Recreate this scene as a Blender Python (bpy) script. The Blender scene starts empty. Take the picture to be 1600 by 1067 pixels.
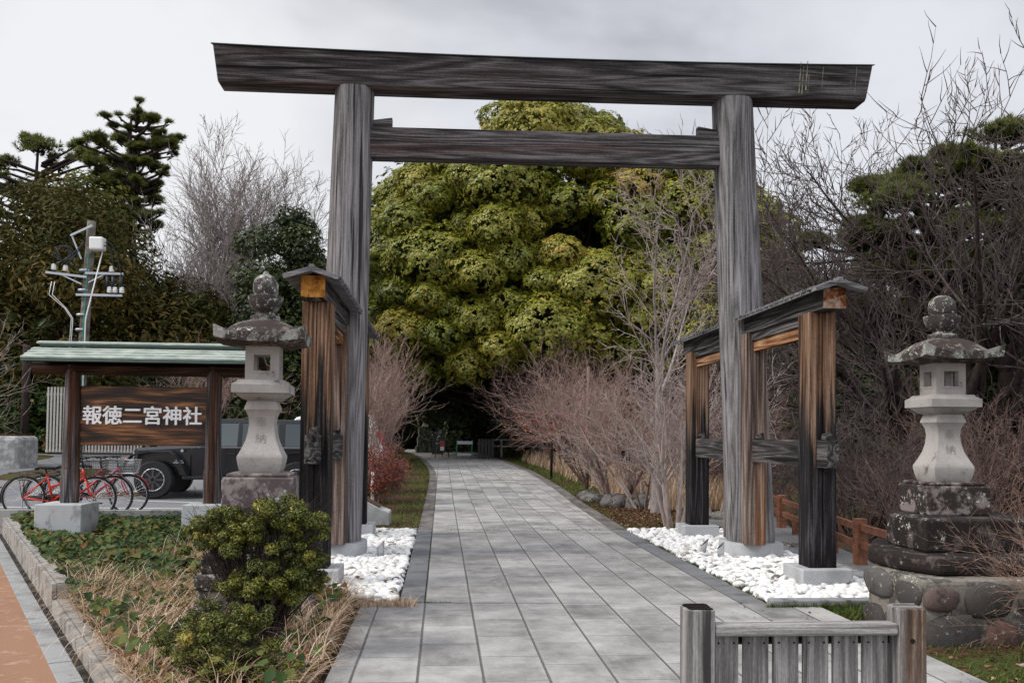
import bpy, math, random
import numpy as np
SC = bpy.context.scene
COL = SC.collection
R = math.radians
rnd = random.Random(7)
NR = np.random.default_rng(11)

# ------------------------------------------------------------------ helpers
ORG = {}
def org(o):
    return ORG.get(o.name, (0.0, 0.0, 0.0)) if o else (0.0, 0.0, 0.0)

def tag(o, label=None, cat=None, group=None, kind=None):
    if label: o['label'] = label
    if cat: o['category'] = cat
    if group: o['group'] = group
    if kind: o['kind'] = kind
    return o

def thing(name, label, cat, loc=(0, 0, 0), group=None):
    o = bpy.data.objects.new(name, None)
    o.empty_display_size = 0.2
    COL.objects.link(o)
    o.location = loc
    ORG[o.name] = tuple(loc)
    return tag(o, label, cat, group)

def place(o, loc, rz=0.0):
    o.location = loc
    o.rotation_euler = (0, 0, rz)

def copy_tree(o, parent=None):
    c = o.copy(); COL.objects.link(c); c.parent = parent
    for ch in [x for x in SC.objects if x.parent == o]:
        copy_tree(ch, c)
    return c

def newmesh(name, V, F, mat, parent=None, smooth=False, bevel=0.0, val=None, mats=None, midx=None):
    """V (n,3) array in world coordinates, F list of faces or (m,k) array"""
    V = np.asarray(V, dtype=np.float64)
    o3 = np.array(org(parent))
    V = V - o3
    me = bpy.data.meshes.new(name)
    if isinstance(F, np.ndarray):
        m, k = F.shape
        me.vertices.add(len(V)); me.vertices.foreach_set('co', V.astype(np.float32).ravel())
        me.loops.add(m * k); me.loops.foreach_set('vertex_index', F.astype(np.int32).ravel())
        me.polygons.add(m)
        me.polygons.foreach_set('loop_start', np.arange(0, m * k, k, dtype=np.int32))
        try: me.polygons.foreach_set('loop_total', np.full(m, k, dtype=np.int32))
        except Exception: pass
        me.update(calc_edges=True)
    else:
        me.from_pydata([tuple(v) for v in V], [], F)
        me.update()
    if smooth:
        me.polygons.foreach_set('use_smooth', np.ones(len(me.polygons), dtype=bool))
    if val is not None:
        a = me.attributes.new('v', 'FLOAT', 'POINT')
        a.data.foreach_set('value', np.asarray(val, dtype=np.float32))
    for mm in (mats or [mat]):
        me.materials.append(mm)
    if midx is not None:
        me.polygons.foreach_set('material_index', np.asarray(midx, dtype=np.int32))
    o = bpy.data.objects.new(name, me)
    COL.objects.link(o)
    if parent: o.parent = parent
    ORG[o.name] = tuple(o3)
    if bevel > 0:
        b = o.modifiers.new('bevel', 'BEVEL'); b.width = bevel; b.segments = 2
        b.limit_method = 'ANGLE'; b.angle_limit = R(35)
        b.harden_normals = False
    return o

class MB:
    def __init__(s): s.v = []; s.f = []
    def add(s, V, F):
        n = len(s.v); s.v += [tuple(p) for p in V]; s.f += [tuple(i + n for i in f) for f in F]; return s
    def hexa(s, p):  # 4 bottom ccw + 4 top ccw
        return s.add(p, [(3, 2, 1, 0), (4, 5, 6, 7), (0, 1, 5, 4), (1, 2, 6, 5), (2, 3, 7, 6), (3, 0, 4, 7)])
    def box(s, x0, x1, y0, y1, z0, z1):
        return s.hexa([(x0, y0, z0), (x1, y0, z0), (x1, y1, z0), (x0, y1, z0), (x0, y0, z1), (x1, y0, z1), (x1, y1, z1), (x0, y1, z1)])
    def bar(s, p, q, w, h, up=(0, 0, 1)):
        p = np.array(p, float); q = np.array(q, float); d = q - p; d /= np.linalg.norm(d)
        u = np.array(up, float); sx = np.cross(d, u)
        if np.linalg.norm(sx) < 1e-4: sx = np.cross(d, (0, 1, 0))
        sx /= np.linalg.norm(sx); u = np.cross(sx, d)
        a, b = sx * w / 2, u * h / 2
        return s.hexa([p - a - b, p + a - b, q + a - b, q - a - b, p - a + b, p + a + b, q + a + b, q - a + b])
    def tube(s, pts, rad, n=10, caps=True, ph=0.0):
        pts = [np.array(p, float) for p in pts]
        if not hasattr(rad, '__len__'): rad = [rad] * len(pts)
        base = len(s.v); ref = None
        for i, p in enumerate(pts):
            d = (pts[min(i + 1, len(pts) - 1)] - pts[max(i - 1, 0)]); d = d / (np.linalg.norm(d) + 1e-9)
            if ref is None:
                ref = np.cross(d, (0, 0, 1) if abs(d[2]) < .9 else (1, 0, 0))
            ref = ref - d * np.dot(ref, d); ref /= np.linalg.norm(ref) + 1e-9
            b = np.cross(d, ref)
            for k in range(n):
                a = 2 * math.pi * k / n + ph
                s.v.append(tuple(p + rad[i] * (math.cos(a) * ref + math.sin(a) * b)))
        for i in range(len(pts) - 1):
            for k in range(n):
                a0 = base + i * n + k; a1 = base + i * n + (k + 1) % n
                s.f.append((a0, a1, a1 + n, a0 + n))
        if caps:
            s.f.append(tuple(base + k for k in range(n - 1, -1, -1)))
            s.f.append(tuple(base + (len(pts) - 1) * n + k for k in range(n)))
        return s
    def lathe(s, prof, n=24, c=(0, 0), sq=0.0, lobes=0, la=0.0):
        """prof list of (r, z) bottom to top; sq>0 gives rounded square sections"""
        base = len(s.v)
        for r, z in prof:
            for k in range(n):
                a = 2 * math.pi * k / n
                ca, sa = math.cos(a), math.sin(a)
                rr = r
                if sq: rr = r / (abs(ca) ** sq + abs(sa) ** sq) ** (1 / sq)
                if lobes: rr = r * (1 + la * abs(math.sin(a * lobes / 2)))
                s.v.append((c[0] + rr * ca, c[1] + rr * sa, z))
        for i in range(len(prof) - 1):
            for k in range(n):
                a0 = base + i * n + k; a1 = base + i * n + (k + 1) % n
                s.f.append((a0, a1, a1 + n, a0 + n))
        s.f.append(tuple(base + k for k in range(n - 1, -1, -1)))
        s.f.append(tuple(base + (len(prof) - 1) * n + k for k in range(n)))
        return s
    def loft(s, secs):
        """square sections (z, hx, hy) bottom to top"""
        base = len(s.v)
        for z, hx, hy in secs:
            s.v += [(-hx, -hy, z), (hx, -hy, z), (hx, hy, z), (-hx, hy, z)]
        for i in range(len(secs) - 1):
            for k in range(4):
                a = base + i * 4 + k; b = base + i * 4 + (k + 1) % 4
                s.f.append((a, b, b + 4, a + 4))
        s.f.append((base + 3, base + 2, base + 1, base))
        e = base + (len(secs) - 1) * 4
        s.f.append((e, e + 1, e + 2, e + 3))
        return s
    def prism(s, poly, y0, y1, plane='xz'):
        n = len(poly)
        if plane == 'xz':
            V = [(x, y0, z) for x, z in poly] + [(x, y1, z) for x, z in poly]
        elif plane == 'yz':
            V = [(y0, x, z) for x, z in poly] + [(y1, x, z) for x, z in poly]
        else:
            V = [(x, z, y0) for x, z in poly] + [(x, z, y1) for x, z in poly]
        F = [tuple(range(n)), tuple(range(2 * n - 1, n - 1, -1))]
        F += [(k, k + n, (k + 1) % n + n, (k + 1) % n) for k in range(n)]
        return s.add(V, F)
    def torus(s, c, r, t, n=36, m=8, axis='y', a0=0, a1=360, tw=None):
        full = abs(a1 - a0) >= 360
        base = len(s.v); cnt = n if full else n + 1
        for i in range(cnt):
            a = R(a0 + (a1 - a0) * i / n)
            for k in range(m):
                b = 2 * math.pi * k / m
                rr = r + t * math.cos(b); h = (tw or t) * math.sin(b)
                if axis == 'y': s.v.append((c[0] + rr * math.cos(a), c[1] + h, c[2] + rr * math.sin(a)))
                else: s.v.append((c[0] + rr * math.cos(a), c[1] + rr * math.sin(a), c[2] + h))
        for i in range(n):
            for k in range(m):
                p = base + i * m; q = base + ((i + 1) % cnt) * m
                s.f.append((p + k, q + k, q + (k + 1) % m, p + (k + 1) % m))
        return s
    def build(s, name, mat, parent=None, smooth=False, bevel=0.0, **kw):
        o = newmesh(name, s.v, s.f, mat, parent, smooth, bevel, **kw)
        import bmesh
        bm = bmesh.new(); bm.from_mesh(o.data)
        bmesh.ops.recalc_face_normals(bm, faces=bm.faces)
        bm.to_mesh(o.data); bm.free()
        return o

def build_split(mb, name, mat, parent=None, smooth=False, bevel=0.0):
    # every separate piece of the builder becomes an object of its own
    par = list(range(len(mb.v)))
    def find(i):
        while par[i] != i: par[i] = par[par[i]]; i = par[i]
        return i
    for f in mb.f:
        for j in f[1:]: par[find(j)] = find(f[0])
    groups = {}
    for f in mb.f: groups.setdefault(find(f[0]), []).append(f)
    out = []
    for fs in groups.values():
        ids = sorted({i for f in fs for i in f}); mp = {i: k for k, i in enumerate(ids)}
        m2 = MB(); m2.v = [mb.v[i] for i in ids]; m2.f = [tuple(mp[i] for i in f) for f in fs]
        out.append(m2.build(name, mat, parent, smooth, bevel))
    return out

def autosmooth(o, ang=35):
    # smooth shading with sharp edges marked by angle
    import bmesh
    bm = bmesh.new(); bm.from_mesh(o.data)
    for f in bm.faces: f.smooth = True
    for e in bm.edges:
        if len(e.link_faces) == 2 and e.calc_face_angle(0) > R(ang): e.smooth = False
    bm.to_mesh(o.data); bm.free()
    return o

# --- numpy instancing of a small template
def frames(Nrm, spin=None, align=None):
    """rotation matrices whose z axis = Nrm, x axis random or near align"""
    n = Nrm / (np.linalg.norm(Nrm, axis=1, keepdims=True) + 1e-9)
    if align is None:
        a = NR.normal(size=n.shape)
    else:
        a = align
    x = a - n * np.sum(a * n, axis=1, keepdims=True)
    x /= np.linalg.norm(x, axis=1, keepdims=True) + 1e-9
    y = np.cross(n, x)
    return np.stack([x, y, n], axis=2)

def scatter(name, tv, tf, P, M3, S, mat, parent=None, val=None, smooth=False):
    tv = np.asarray(tv, float); tf = np.asarray(tf, int)
    S = np.asarray(S, float)
    if S.ndim == 1: S = np.repeat(S[:, None], 3, 1)
    L = tv[None, :, :] * S[:, None, :]
    W = np.einsum('nij,nkj->nki', M3, L) + P[:, None, :]
    K = len(tv); N = len(P)
    F = tf[None] + (np.arange(N) * K)[:, None, None]
    v = None if val is None else np.repeat(val, K)
    return newmesh(name, W.reshape(-1, 3), F.reshape(-1, tf.shape[1]), mat, parent, smooth, val=v)

LEAF = ([(-.5, 0, 0), (0.05, .26, .07), (.5, 0, -.06), (0.05, -.26, .07)], [(0, 1, 2), (0, 2, 3)])
LEAFQ = ([(-.5, 0, 0), (0.0, .3, .05), (.5, 0, -.05), (0.0, -.3, .05)], [(0, 1, 2, 3)])
IVY = ([(-.42, 0, 0), (-.3, .42, .08), (.12, .3, .1), (.55, 0, -.04), (.12, -.3, .1), (-.3, -.42, .08)], [(0, 3, 2, 1), (0, 5, 4, 3)])
BLADE = ([(0, -.5, 0), (0, .5, 0), (1, 0, 0)], [(0, 1, 2)])

def ico(sub=1):
    import bmesh
    bm = bmesh.new(); bmesh.ops.create_icosphere(bm, subdivisions=sub, radius=1)
    v = [tuple(x.co) for x in bm.verts]; f = [tuple(x.index for x in fa.verts) for fa in bm.faces]
    bm.free(); return v, f
ICO1 = ico(1); ICO2 = ico(2); ICO3 = ico(3)

def tubes_from_segs(segs, k=3):
    """segs array (n,8): p0 p1 r0 r1 -> V,F of independent frustums"""
    A = np.asarray(segs, float)
    p0, p1, r0, r1 = A[:, 0:3], A[:, 3:6], A[:, 6], A[:, 7]
    d = p1 - p0; d /= np.linalg.norm(d, axis=1, keepdims=True) + 1e-9
    ref = np.where(np.abs(d[:, 2:3]) < .9, np.array([[0, 0, 1.]]), np.array([[1., 0, 0]]))
    a = np.cross(d, ref); a /= np.linalg.norm(a, axis=1, keepdims=True)
    b = np.cross(d, a)
    ang = np.arange(k) * 2 * np.pi / k
    ring = np.cos(ang)[None, :, None] * a[:, None, :] + np.sin(ang)[None, :, None] * b[:, None, :]
    lo = p0[:, None] - d[:, None] * (r0 * .3)[:, None, None] + ring * r0[:, None, None]
    hi = p1[:, None] + d[:, None] * (r1 * .3)[:, None, None] + ring * r1[:, None, None]
    V = np.concatenate([lo, hi], 1)
    N = len(A)
    f = np.array([(i, (i + 1) % k, (i + 1) % k + k, i + k) for i in range(k)])
    F = f[None] + (np.arange(N) * 2 * k)[:, None, None]
    return V.reshape(-1, 3), F.reshape(-1, 4)

# ------------------------------------------------------------------ materials
class Mt:
    def __init__(s, name, rough=.8, spec=.3):
        s.m = bpy.data.materials.new(name); s.m.use_nodes = True
        s.nt = s.m.node_tree; s.b = s.nt.nodes['Principled BSDF']
        s.b.inputs['Roughness'].default_value = rough
        s.b.inputs['Specular IOR Level'].default_value = spec
    def n(s, t, ins=None, **pr):
        nd = s.nt.nodes.new('ShaderNode' + t)
        for k, v in pr.items(): setattr(nd, k, v)
        for k, v in (ins or {}).items(): s.put(nd.inputs[k], v)
        return nd
    def put(s, sock, v):
        if hasattr(v, 'is_linked') or hasattr(v, 'links'): s.nt.links.new(v, sock)
        else:
            if isinstance(v, (tuple, list)) and sock.type == 'RGBA' and len(v) == 3: v = (*v, 1)
            sock.default_value = v
    def obj(s): return s.n('TexCoord').outputs['Object']
    def pos(s): return s.n('NewGeometry').outputs['Position']
    def map(s, v, scale=(1, 1, 1), loc=(0, 0, 0), rot=(0, 0, 0)):
        return s.n('Mapping', {'Vector': v, 'Scale': scale, 'Location': loc, 'Rotation': rot}).outputs[0]
    def noise(s, v, sc, det=4, ro=.55, dist=0.0):
        return s.n('TexNoise', {'Vector': v, 'Scale': sc, 'Detail': det, 'Roughness': ro, 'Distortion': dist}).outputs['Fac']
    def ramp(s, f, st, interp='LINEAR'):
        nd = s.n('ValToRGB', {'Fac': f}); cr = nd.color_ramp; cr.interpolation = interp
        while len(cr.elements) < len(st): cr.elements.new(.5)
        for e, (p, c) in zip(cr.elements, st):
            e.position = p; e.color = (c, c, c, 1) if not isinstance(c, (tuple, list)) else (*c, 1)
        return nd.outputs[0]
    def mix(s, f, a, b, mode='MIX'):
        nd = s.n('Mix', data_type='RGBA', blend_type=mode)
        s.put(nd.inputs[0], f); s.put(nd.inputs[6], a); s.put(nd.inputs[7], b)
        return nd.outputs[2]
    def math(s, op, a, b=0.0, c=None, clamp=False):
        nd = s.n('Math', operation=op); nd.use_clamp = clamp
        s.put(nd.inputs[0], a); s.put(nd.inputs[1], b)
        if c is not None: s.put(nd.inputs[2], c)
        return nd.outputs[0]
    def step(s, v, a, b):
        nd = s.n('MapRange', {'Value': v, 'From Min': a, 'From Max': b}); nd.interpolation_type = 'SMOOTHSTEP'
        return nd.outputs[0]
    def sep(s, v): return s.n('SeparateXYZ', {0: v}).outputs
    def bump(s, h, st=.3, d=.02):
        s.put(s.b.inputs['Normal'], s.n('Bump', {'Strength': st, 'Distance': d, 'Height': h}).outputs[0])
    def col(s, c): s.put(s.b.inputs['Base Color'], c)
    def attr(s): return s.n('Attribute', attribute_name='v').outputs['Fac']

def plain(name, c, rough=.6, spec=.4, metal=0.0, var=.15, sc=8.0, bump=0.0):
    m = Mt(name, rough, spec); m.b.inputs['Metallic'].default_value = metal
    n = m.noise(m.obj(), sc, 5)
    m.col(m.mix(n, tuple(x * (1 - var) for x in c), tuple(min(1, x * (1 + var)) for x in c)))
    if bump: m.bump(n, bump, .01)
    return m.m

def leafmat(name, stops, rough=.55, spec=.3, trans=.25):
    m = Mt(name, rough, spec)
    c = m.ramp(m.attr(), stops)
    m.col(c)
    if trans > 0:
        t = m.n('BsdfTranslucent', {'Color': c})
        mx = m.n('MixShader', {0: trans, 1: m.b.outputs[0], 2: t.outputs[0]})
        m.nt.links.new(mx.outputs[0], m.nt.nodes['Material Output'].inputs[0])
    return m.m

def wood(name, axis='z', tones=((.02, .02, .022), (.11, .108, .115), (.3, .3, .32)), fine=55, rings=True, warm=None, zband=None, bump=.6):
    """weathered timber with grain along the axis"""
    m = Mt(name, .85, .15)
    o = m.obj()
    st = {'z': (1, 1, .045), 'x': (.045, 1, 1), 'y': (1, .045, 1)}[axis]
    ov = m.map(o, st)
    wob = m.noise(m.map(o, tuple(x * 3 if x < 1 else x for x in st)), 3.2, 2)
    big = m.noise(ov, 5, 3)
    fn = m.noise(m.map(o, tuple(x * .45 if x < 1 else x for x in st)), fine * 1.7, 6, .7)
    # flame figure: growth rings cut by a slowly wandering surface
    fig = m.noise(m.map(o, {'z': (1, 1, .06), 'x': (.06, 1, 1), 'y': (1, .06, 1)}[axis]), 3.4, 2, .45)
    ring = m.math('PINGPONG', m.math('MULTIPLY', fig, 26.0), 1.0)
    mid = m.noise(ov, fine * .35, 4, .6)
    grit = m.noise(m.map(o, tuple(.22 if x < 1 else x for x in st)), 170, 3, .7)
    g = m.math('ADD', m.math('ADD', m.math('MULTIPLY', fn, .50), m.math('MULTIPLY', grit, .22)), m.math('ADD', m.math('MULTIPLY', mid, .20), m.math('MULTIPLY', ring, .13 if rings else .05)))
    g = m.math('ADD', g, m.math('MULTIPLY', m.math('SUBTRACT', big, .5), .24))
    lineck = m.step(m.noise(m.map(o, tuple(x * .5 if x < 1 else x for x in st)), fine * .28, 3, .5), .40, .34)
    c = m.ramp(g, [(.40, tones[0]), (.52, tones[1]), (.65, tones[2])])
    c = m.mix(m.math('MULTIPLY', lineck, .9), c, tuple(x * .35 for x in tones[0]))
    if warm:
        msk = m.step(m.noise(ov, 3.1, 4, .6), warm[0], warm[0] + .12)
        wc = m.ramp(g, [(.38, tuple(x * .25 for x in warm[1])), (.53, warm[1]), (.68, warm[2])])
        c = m.mix(msk, c, wc)
    if zband:
        # rain-washed lower timber blackened, sheltered upper timber brown
        z = m.sep(m.pos())[2]
        zz = m.math('ADD', z, m.math('MULTIPLY', m.math('SUBTRACT', fn, .5), 1.3))
        zz = m.math('ADD', zz, m.math('MULTIPLY', m.math('SUBTRACT', m.noise(m.map(o, (1, 1, .03)), 13, 3, .6), .5), 3.2))
        up = m.step(zz, zband[0], zband[1])
        brown = m.ramp(g, [(.37, (.03, .015, .01)), (.52, (.17, .095, .058)), (.68, (.40, .28, .20))])
        char = m.ramp(g, [(.38, (.003, .003, .004)), (.56, (.018, .016, .017)), (.70, (.10, .095, .10))])
        streak = m.step(m.noise(m.map(o, (1, 1, .03)), 7, 3), .60, .70)
        char = m.mix(m.math('MULTIPLY', streak, .8), char, (.16, .07, .035))
        c = m.mix(up, char, brown)
        cracks = m.step(m.noise(m.map(o, (1, 1, .02)), 20, 3), .40, .35)
        c = m.mix(m.math('MULTIPLY', cracks, .8), c, (.01, .008, .008))
    m.col(c)
    m.bump(g, bump, .012)
    return m.m

def stone(name, base=(.33, .32, .31), dark=None, darkamt=.5, lichen=0.0, speck=.25, sc=140, bump=.35):
    m = Mt(name, .88, .2)
    o = m.obj()
    f = m.noise(o, sc, 3, .7)
    c = m.ramp(f, [(.3, tuple(x * (1 - speck) for x in base)), (.7, tuple(x * (1 + speck) for x in base))])
    lg = m.noise(o, 3.0, 5, .6)
    c = m.mix(m.step(lg, .42, .7), c, tuple(x * .72 for x in base))
    if dark:
        n = m.noise(o, 6, 8, .68)
        c = m.mix(m.math('MULTIPLY', m.step(n, .62 - darkamt * .4, .72 - darkamt * .4), .93), c, dark)
    if lichen:
        n2 = m.noise(o, 26, 6, .72); n3 = m.noise(o, 3.3, 3)
        k = m.math('MULTIPLY', m.step(n2, .57, .62), m.step(n3, .55 - lichen * .35, .66 - lichen * .35))
        c = m.mix(k, c, (.5, .52, .47))
    m.col(c)
    m.bump(m.math('ADD', f, m.math('MULTIPLY', m.noise(o, 18, 6), 1.5)), bump, .006)
    return m.m
# ------------------------------------------------------------------ camera, light, sky
cam = bpy.data.cameras.new('camera'); cam.lens = 31.5; cam.sensor_width = 36; cam.sensor_fit = 'HORIZONTAL'
cam.shift_y = 97.5 / 1600; cam.clip_end = 3000; cam.clip_start = .05
co = bpy.data.objects.new('camera', cam); COL.objects.link(co); SC.camera = co
from mathutils import Matrix, Vector
co.matrix_world = Matrix.Translation((0, 0, 1.5)) @ Matrix.Rotation(-R(4.45), 4, 'Z') @ Matrix.Rotation(R(90) + math.atan(50 / 1400), 4, 'X') @ Matrix.Rotation(R(.57), 4, 'Z')

SUN_AZ, SUN_EL = R(-104), R(42)
sd = Vector((math.sin(SUN_AZ) * math.cos(SUN_EL), math.cos(SUN_AZ) * math.cos(SUN_EL), math.sin(SUN_EL)))
sl = bpy.data.lights.new('sun', 'SUN'); sl.energy = 2.7; sl.angle = R(22); sl.color = (1, .94, .85)
so = bpy.data.objects.new('sun', sl); COL.objects.link(so)
so.rotation_euler = sd.to_track_quat('Z', 'Y').to_euler()

W = bpy.data.worlds.new('World'); SC.world = W; W.use_nodes = True
wt = W.node_tree; wt.nodes.clear()
def wn(t, ins=None, **p):
    nd = wt.nodes.new('ShaderNode' + t)
    for k, v in p.items(): setattr(nd, k, v)
    for k, v in (ins or {}).items():
        if hasattr(v, 'links'): wt.links.new(v, nd.inputs[k])
        else: nd.inputs[k].default_value = v
    return nd
sky = wn('TexSky', sky_type='NISHITA'); sky.sun_disc = False; sky.sun_elevation = SUN_EL; sky.sun_rotation = SUN_AZ
bg1 = wn('Background', {0: sky.outputs[0], 1: .1})
tc = wn('TexCoord').outputs['Generated']
sx = wn('SeparateXYZ', {0: tc}).outputs
den = wn('Math', {0: sx[2], 1: .22}, operation='ADD').outputs[0]
px = wn('Math', {0: sx[0], 1: den}, operation='DIVIDE').outputs[0]
py = wn('Math', {0: sx[1], 1: den}, operation='DIVIDE').outputs[0]
cv = wn('CombineXYZ', {0: px, 1: py, 2: 0.0}).outputs[0]
n1 = wn('TexNoise', {'Vector': cv, 'Scale': 1.7, 'Detail': 7, 'Roughness': .5, 'Distortion': .3}).outputs[0]
n2 = wn('TexNoise', {'Vector': tc, 'Scale': 2.2, 'Detail': 4, 'Roughness': .5}).outputs[0]
av = wn('Math', {0: n1, 1: n2}, operation='ADD').outputs[0]
hv = wn('Math', {0: av, 1: .5}, operation='MULTIPLY').outputs[0]
# lower clouds toned lighter than the higher ones, before the boost below
el = wn('MapRange', {'Value': sx[2], 'From Min': .12, 'From Max': .50, 'To Min': .075, 'To Max': -.03}).outputs[0]
hv2 = wn('Math', {0: hv, 1: el}, operation='ADD').outputs[0]
cr = wn('ValToRGB', {'Fac': hv2}); e = cr.color_ramp
e.elements[0].position = .42; e.elements[0].color = (.47, .485, .53, 1)
e.elements[1].position = .575; e.elements[1].color = (.84, .855, .90, 1)
x = e.elements.new(.495); x.color = (.70, .715, .765, 1)
# glow of the veiled sun low on the left
gd = Vector((math.sin(R(-25)) * math.cos(R(17)), math.cos(R(-25)) * math.cos(R(17)), math.sin(R(17))))
dt = wn('VectorMath', {0: tc, 1: tuple(gd)}, operation='DOT_PRODUCT').outputs['Value']
sky_boost = wn('MapRange', {'Value': sx[2], 'From Min': .50, 'From Max': .78, 'To Min': 1.0, 'To Max': 1.95})  # overhead sky out of frame brightened to lift the light on the scene
back_boost = wn('MapRange', {'Value': sx[1], 'From Min': .1, 'From Max': -.8, 'To Min': 1.0, 'To Max': 1.55})  # added unseen brightness behind the camera, lights camera-facing surfaces
sky_boost = wn('Math', {0: sky_boost.outputs[0], 1: back_boost.outputs[0]}, operation='MULTIPLY')
gl = wn('MapRange', {'Value': dt, 'From Min': .86, 'From Max': 1.0, 'To Min': 0.0, 'To Max': .42}); gl.interpolation_type = 'SMOOTHSTEP'
addc = wn('Mix', {0: gl.outputs[0], 6: cr.outputs[0], 7: (1.12, 1.10, 1.08, 1)}, data_type='RGBA')
bg2 = wn('Background', {0: addc.outputs[2], 1: sky_boost.outputs[0]})
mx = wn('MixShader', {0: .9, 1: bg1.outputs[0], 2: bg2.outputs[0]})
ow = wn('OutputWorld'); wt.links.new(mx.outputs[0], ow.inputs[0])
SC.view_settings.view_transform = 'Standard'; SC.view_settings.look = 'None'
SC.view_settings.exposure = 0; SC.view_settings.gamma = 1
SC.render.engine = 'CYCLES'
SC.cycles.max_bounces = 6; SC.cycles.diffuse_bounces = 3; SC.cycles.glossy_bounces = 3
SC.cycles.transmission_bounces = 4; SC.cycles.transparent_max_bounces = 6

# ------------------------------------------------------------------ terrain
def sm(t, a, b):
    t = np.clip((np.asarray(t, float) - a) / (b - a), 0, 1); return t * t * (3 - 2 * t)
K0 = np.array([-3.40, 8.22]); KD = np.array([-.4727, .8812]); KN = np.array([.8812, .4727])
def rise(y): return .012 * np.clip(np.asarray(y, float) - 20, 0, 60)
def lotz(y):
    y = np.asarray(y, float)
    return .1 + .058 * np.clip(y - 20, 0, 12) + .008 * np.clip(y - 32, 0, 60)
def H(x, y):
    x = np.asarray(x, float); y = np.asarray(y, float)
    z = -.03 + rise(y)
    lw = sm(-x, 2.3, 3.4) * sm(y, 14.6, 15.2)
    z = z * (1 - lw) + (lotz(y) - .02) * lw
    side = (x - K0[0]) * KN[0] + (y - K0[1]) * KN[1]
    z = np.where(y < 15.2, z - .17 * (1 - sm(side, .08, .36)) * (1 - sm(y, 14.2, 15.2)), z)
    w = sm(x, 5.95, 7.6) * sm(y, 5, 8) * (1 - sm(y, 26, 36))
    z = z - 1.35 * w * (1 - sm(x, 11.5, 13))
    z = z + sm(x, 13.5, 30) * 6.0 * sm(y, 8, 18) + sm(x, 10, 22) * 2.2 * sm(y, 26, 45)
    z = z + .05 * np.sin(x * .9 + 1.3) * np.sin(y * .7) * sm(np.abs(x - 1.5), 5, 12)
    return z
def Hz(x, y): return float(H(x, y))

def axis_grid(c0, c1, st, far):
    a = list(np.arange(c0, c1 + 1e-6, st)); d = st
    lo = c0
    while lo > -far: d *= 1.35; lo -= d; a.insert(0, lo)
    d = st; hi = c1
    while hi < far: d *= 1.35; hi += d; a.append(hi)
    return np.array(a)
gx = axis_grid(-14, 18, .3, 900); gy = axis_grid(2, 36, .3, 900)
X, Y = np.meshgrid(gx, gy)
V = np.stack([X, Y, H(X, Y)], -1).reshape(-1, 3)
nx_, ny_ = len(gx), len(gy)
ii, jj = np.meshgrid(np.arange(nx_ - 1), np.arange(ny_ - 1))
a = (jj * nx_ + ii).ravel()
F = np.stack([a, a + 1, a + nx_ + 1, a + nx_], 1)
m = Mt('soil', .95, .1); o = m.pos()
c = m.ramp(m.noise(o, 9, 8, .7), [(.3, (.022, .013, .008)), (.5, (.075, .042, .026)), (.72, (.15, .095, .06))])
g = m.ramp(m.noise(o, 26, 5, .7), [(.3, (.02, .03, .008)), (.7, (.10, .13, .03))])
c = m.mix(m.math('MULTIPLY', m.step(m.noise(o, .8, 4, .6), .47, .60), .75), c, g)
m.col(c); m.bump(m.noise(o, 30, 6, .7), .8, .03)
MSOIL = m.m
tag(newmesh('ground', V, F, MSOIL, smooth=True), kind='structure')

# ------------------------------------------------------------------ paving of the approach path
m = Mt('paving', .9, .15); o = m.obj()
xyz = m.sep(o)
TW = .4085
bv = m.n('CombineXYZ', {0: xyz[1], 1: m.math('ADD', xyz[0], .13), 2: 0.0}).outputs[0]
br = m.n('TexBrick', {'Vector': bv, 'Color1': (.28, .28, .28, 1), 'Color2': (.72, .72, .72, 1), 'Mortar': (0, 0, 0, 1), 'Scale': 1.0,
                      'Mortar Size': .0035, 'Mortar Smooth': .3, 'Bias': 0.0, 'Brick Width': .615, 'Row Height': TW}, offset=.37, offset_frequency=2)
tone = m.math('ADD', m.math('MULTIPLY', m.noise(o, 2.2, 8, .72), .80), m.math('MULTIPLY', m.sep(br.outputs[0])[0], .36))
c = m.ramp(tone, [(.42, (.165, .160, .156)), (.56, (.275, .268, .261)), (.72, (.41, .40, .386))])
fin = m.noise(o, 160, 3, .7)
c = m.mix(.38, c, m.ramp(fin, [(.32, (.22, .22, .22)), (.68, (.78, .78, .78))]), 'OVERLAY')
dark = m.step(m.noise(m.map(o, (1, .5, 1)), 2.6, 6, .7), .56, .70)
c = m.mix(m.math('MULTIPLY', dark, .38), c, (.13, .125, .118))
scuff = m.step(m.noise(m.map(o, (1.3, .6, 1)), 3.7, 7, .72), .53, .66)
c = m.mix(m.math('MULTIPLY', scuff, .22), c, (.50, .495, .485))
rust = m.step(m.noise(o, 1.7, 6, .65), .60, .72)
c = m.mix(m.math('MULTIPLY', rust, .30), c, (.17, .14, .115))
c = m.mix(m.math('MULTIPLY', m.step(m.noise(o, 24, 5, .75), .60, .70), .35), c, (.10, .095, .09))
# deep joints along the columns, thin ones across
fr = m.math('FRACT', m.math('DIVIDE', m.math('ADD', xyz[0], .13 + TW * 20), TW))
dj = m.math('MULTIPLY', m.math('ABSOLUTE', m.math('SUBTRACT', m.math('FRACT', m.math('ADD', fr, .5)), .5)), TW)
wv = m.math('ADD', .0055, m.math('MULTIPLY', m.noise(o, 9, 3), .006))
jm = m.math('SUBTRACT', 1.0, m.step(m.math('SUBTRACT', dj, wv), -.004, .003))
jc = m.ramp(m.noise(o, 40, 3), [(.4, (.03, .028, .024)), (.7, (.13, .12, .10))])
c = m.mix(m.math('MULTIPLY', br.outputs['Fac'], .75), c, (.07, .066, .06))
c = m.mix(m.math('MULTIPLY', jm, .9), c, jc)
halo = m.math('SUBTRACT', 1.0, m.step(dj, .0, .05))
c = m.mix(m.math('MULTIPLY', halo, .18), c, (.42, .42, .41))
m.col(c)
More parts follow.
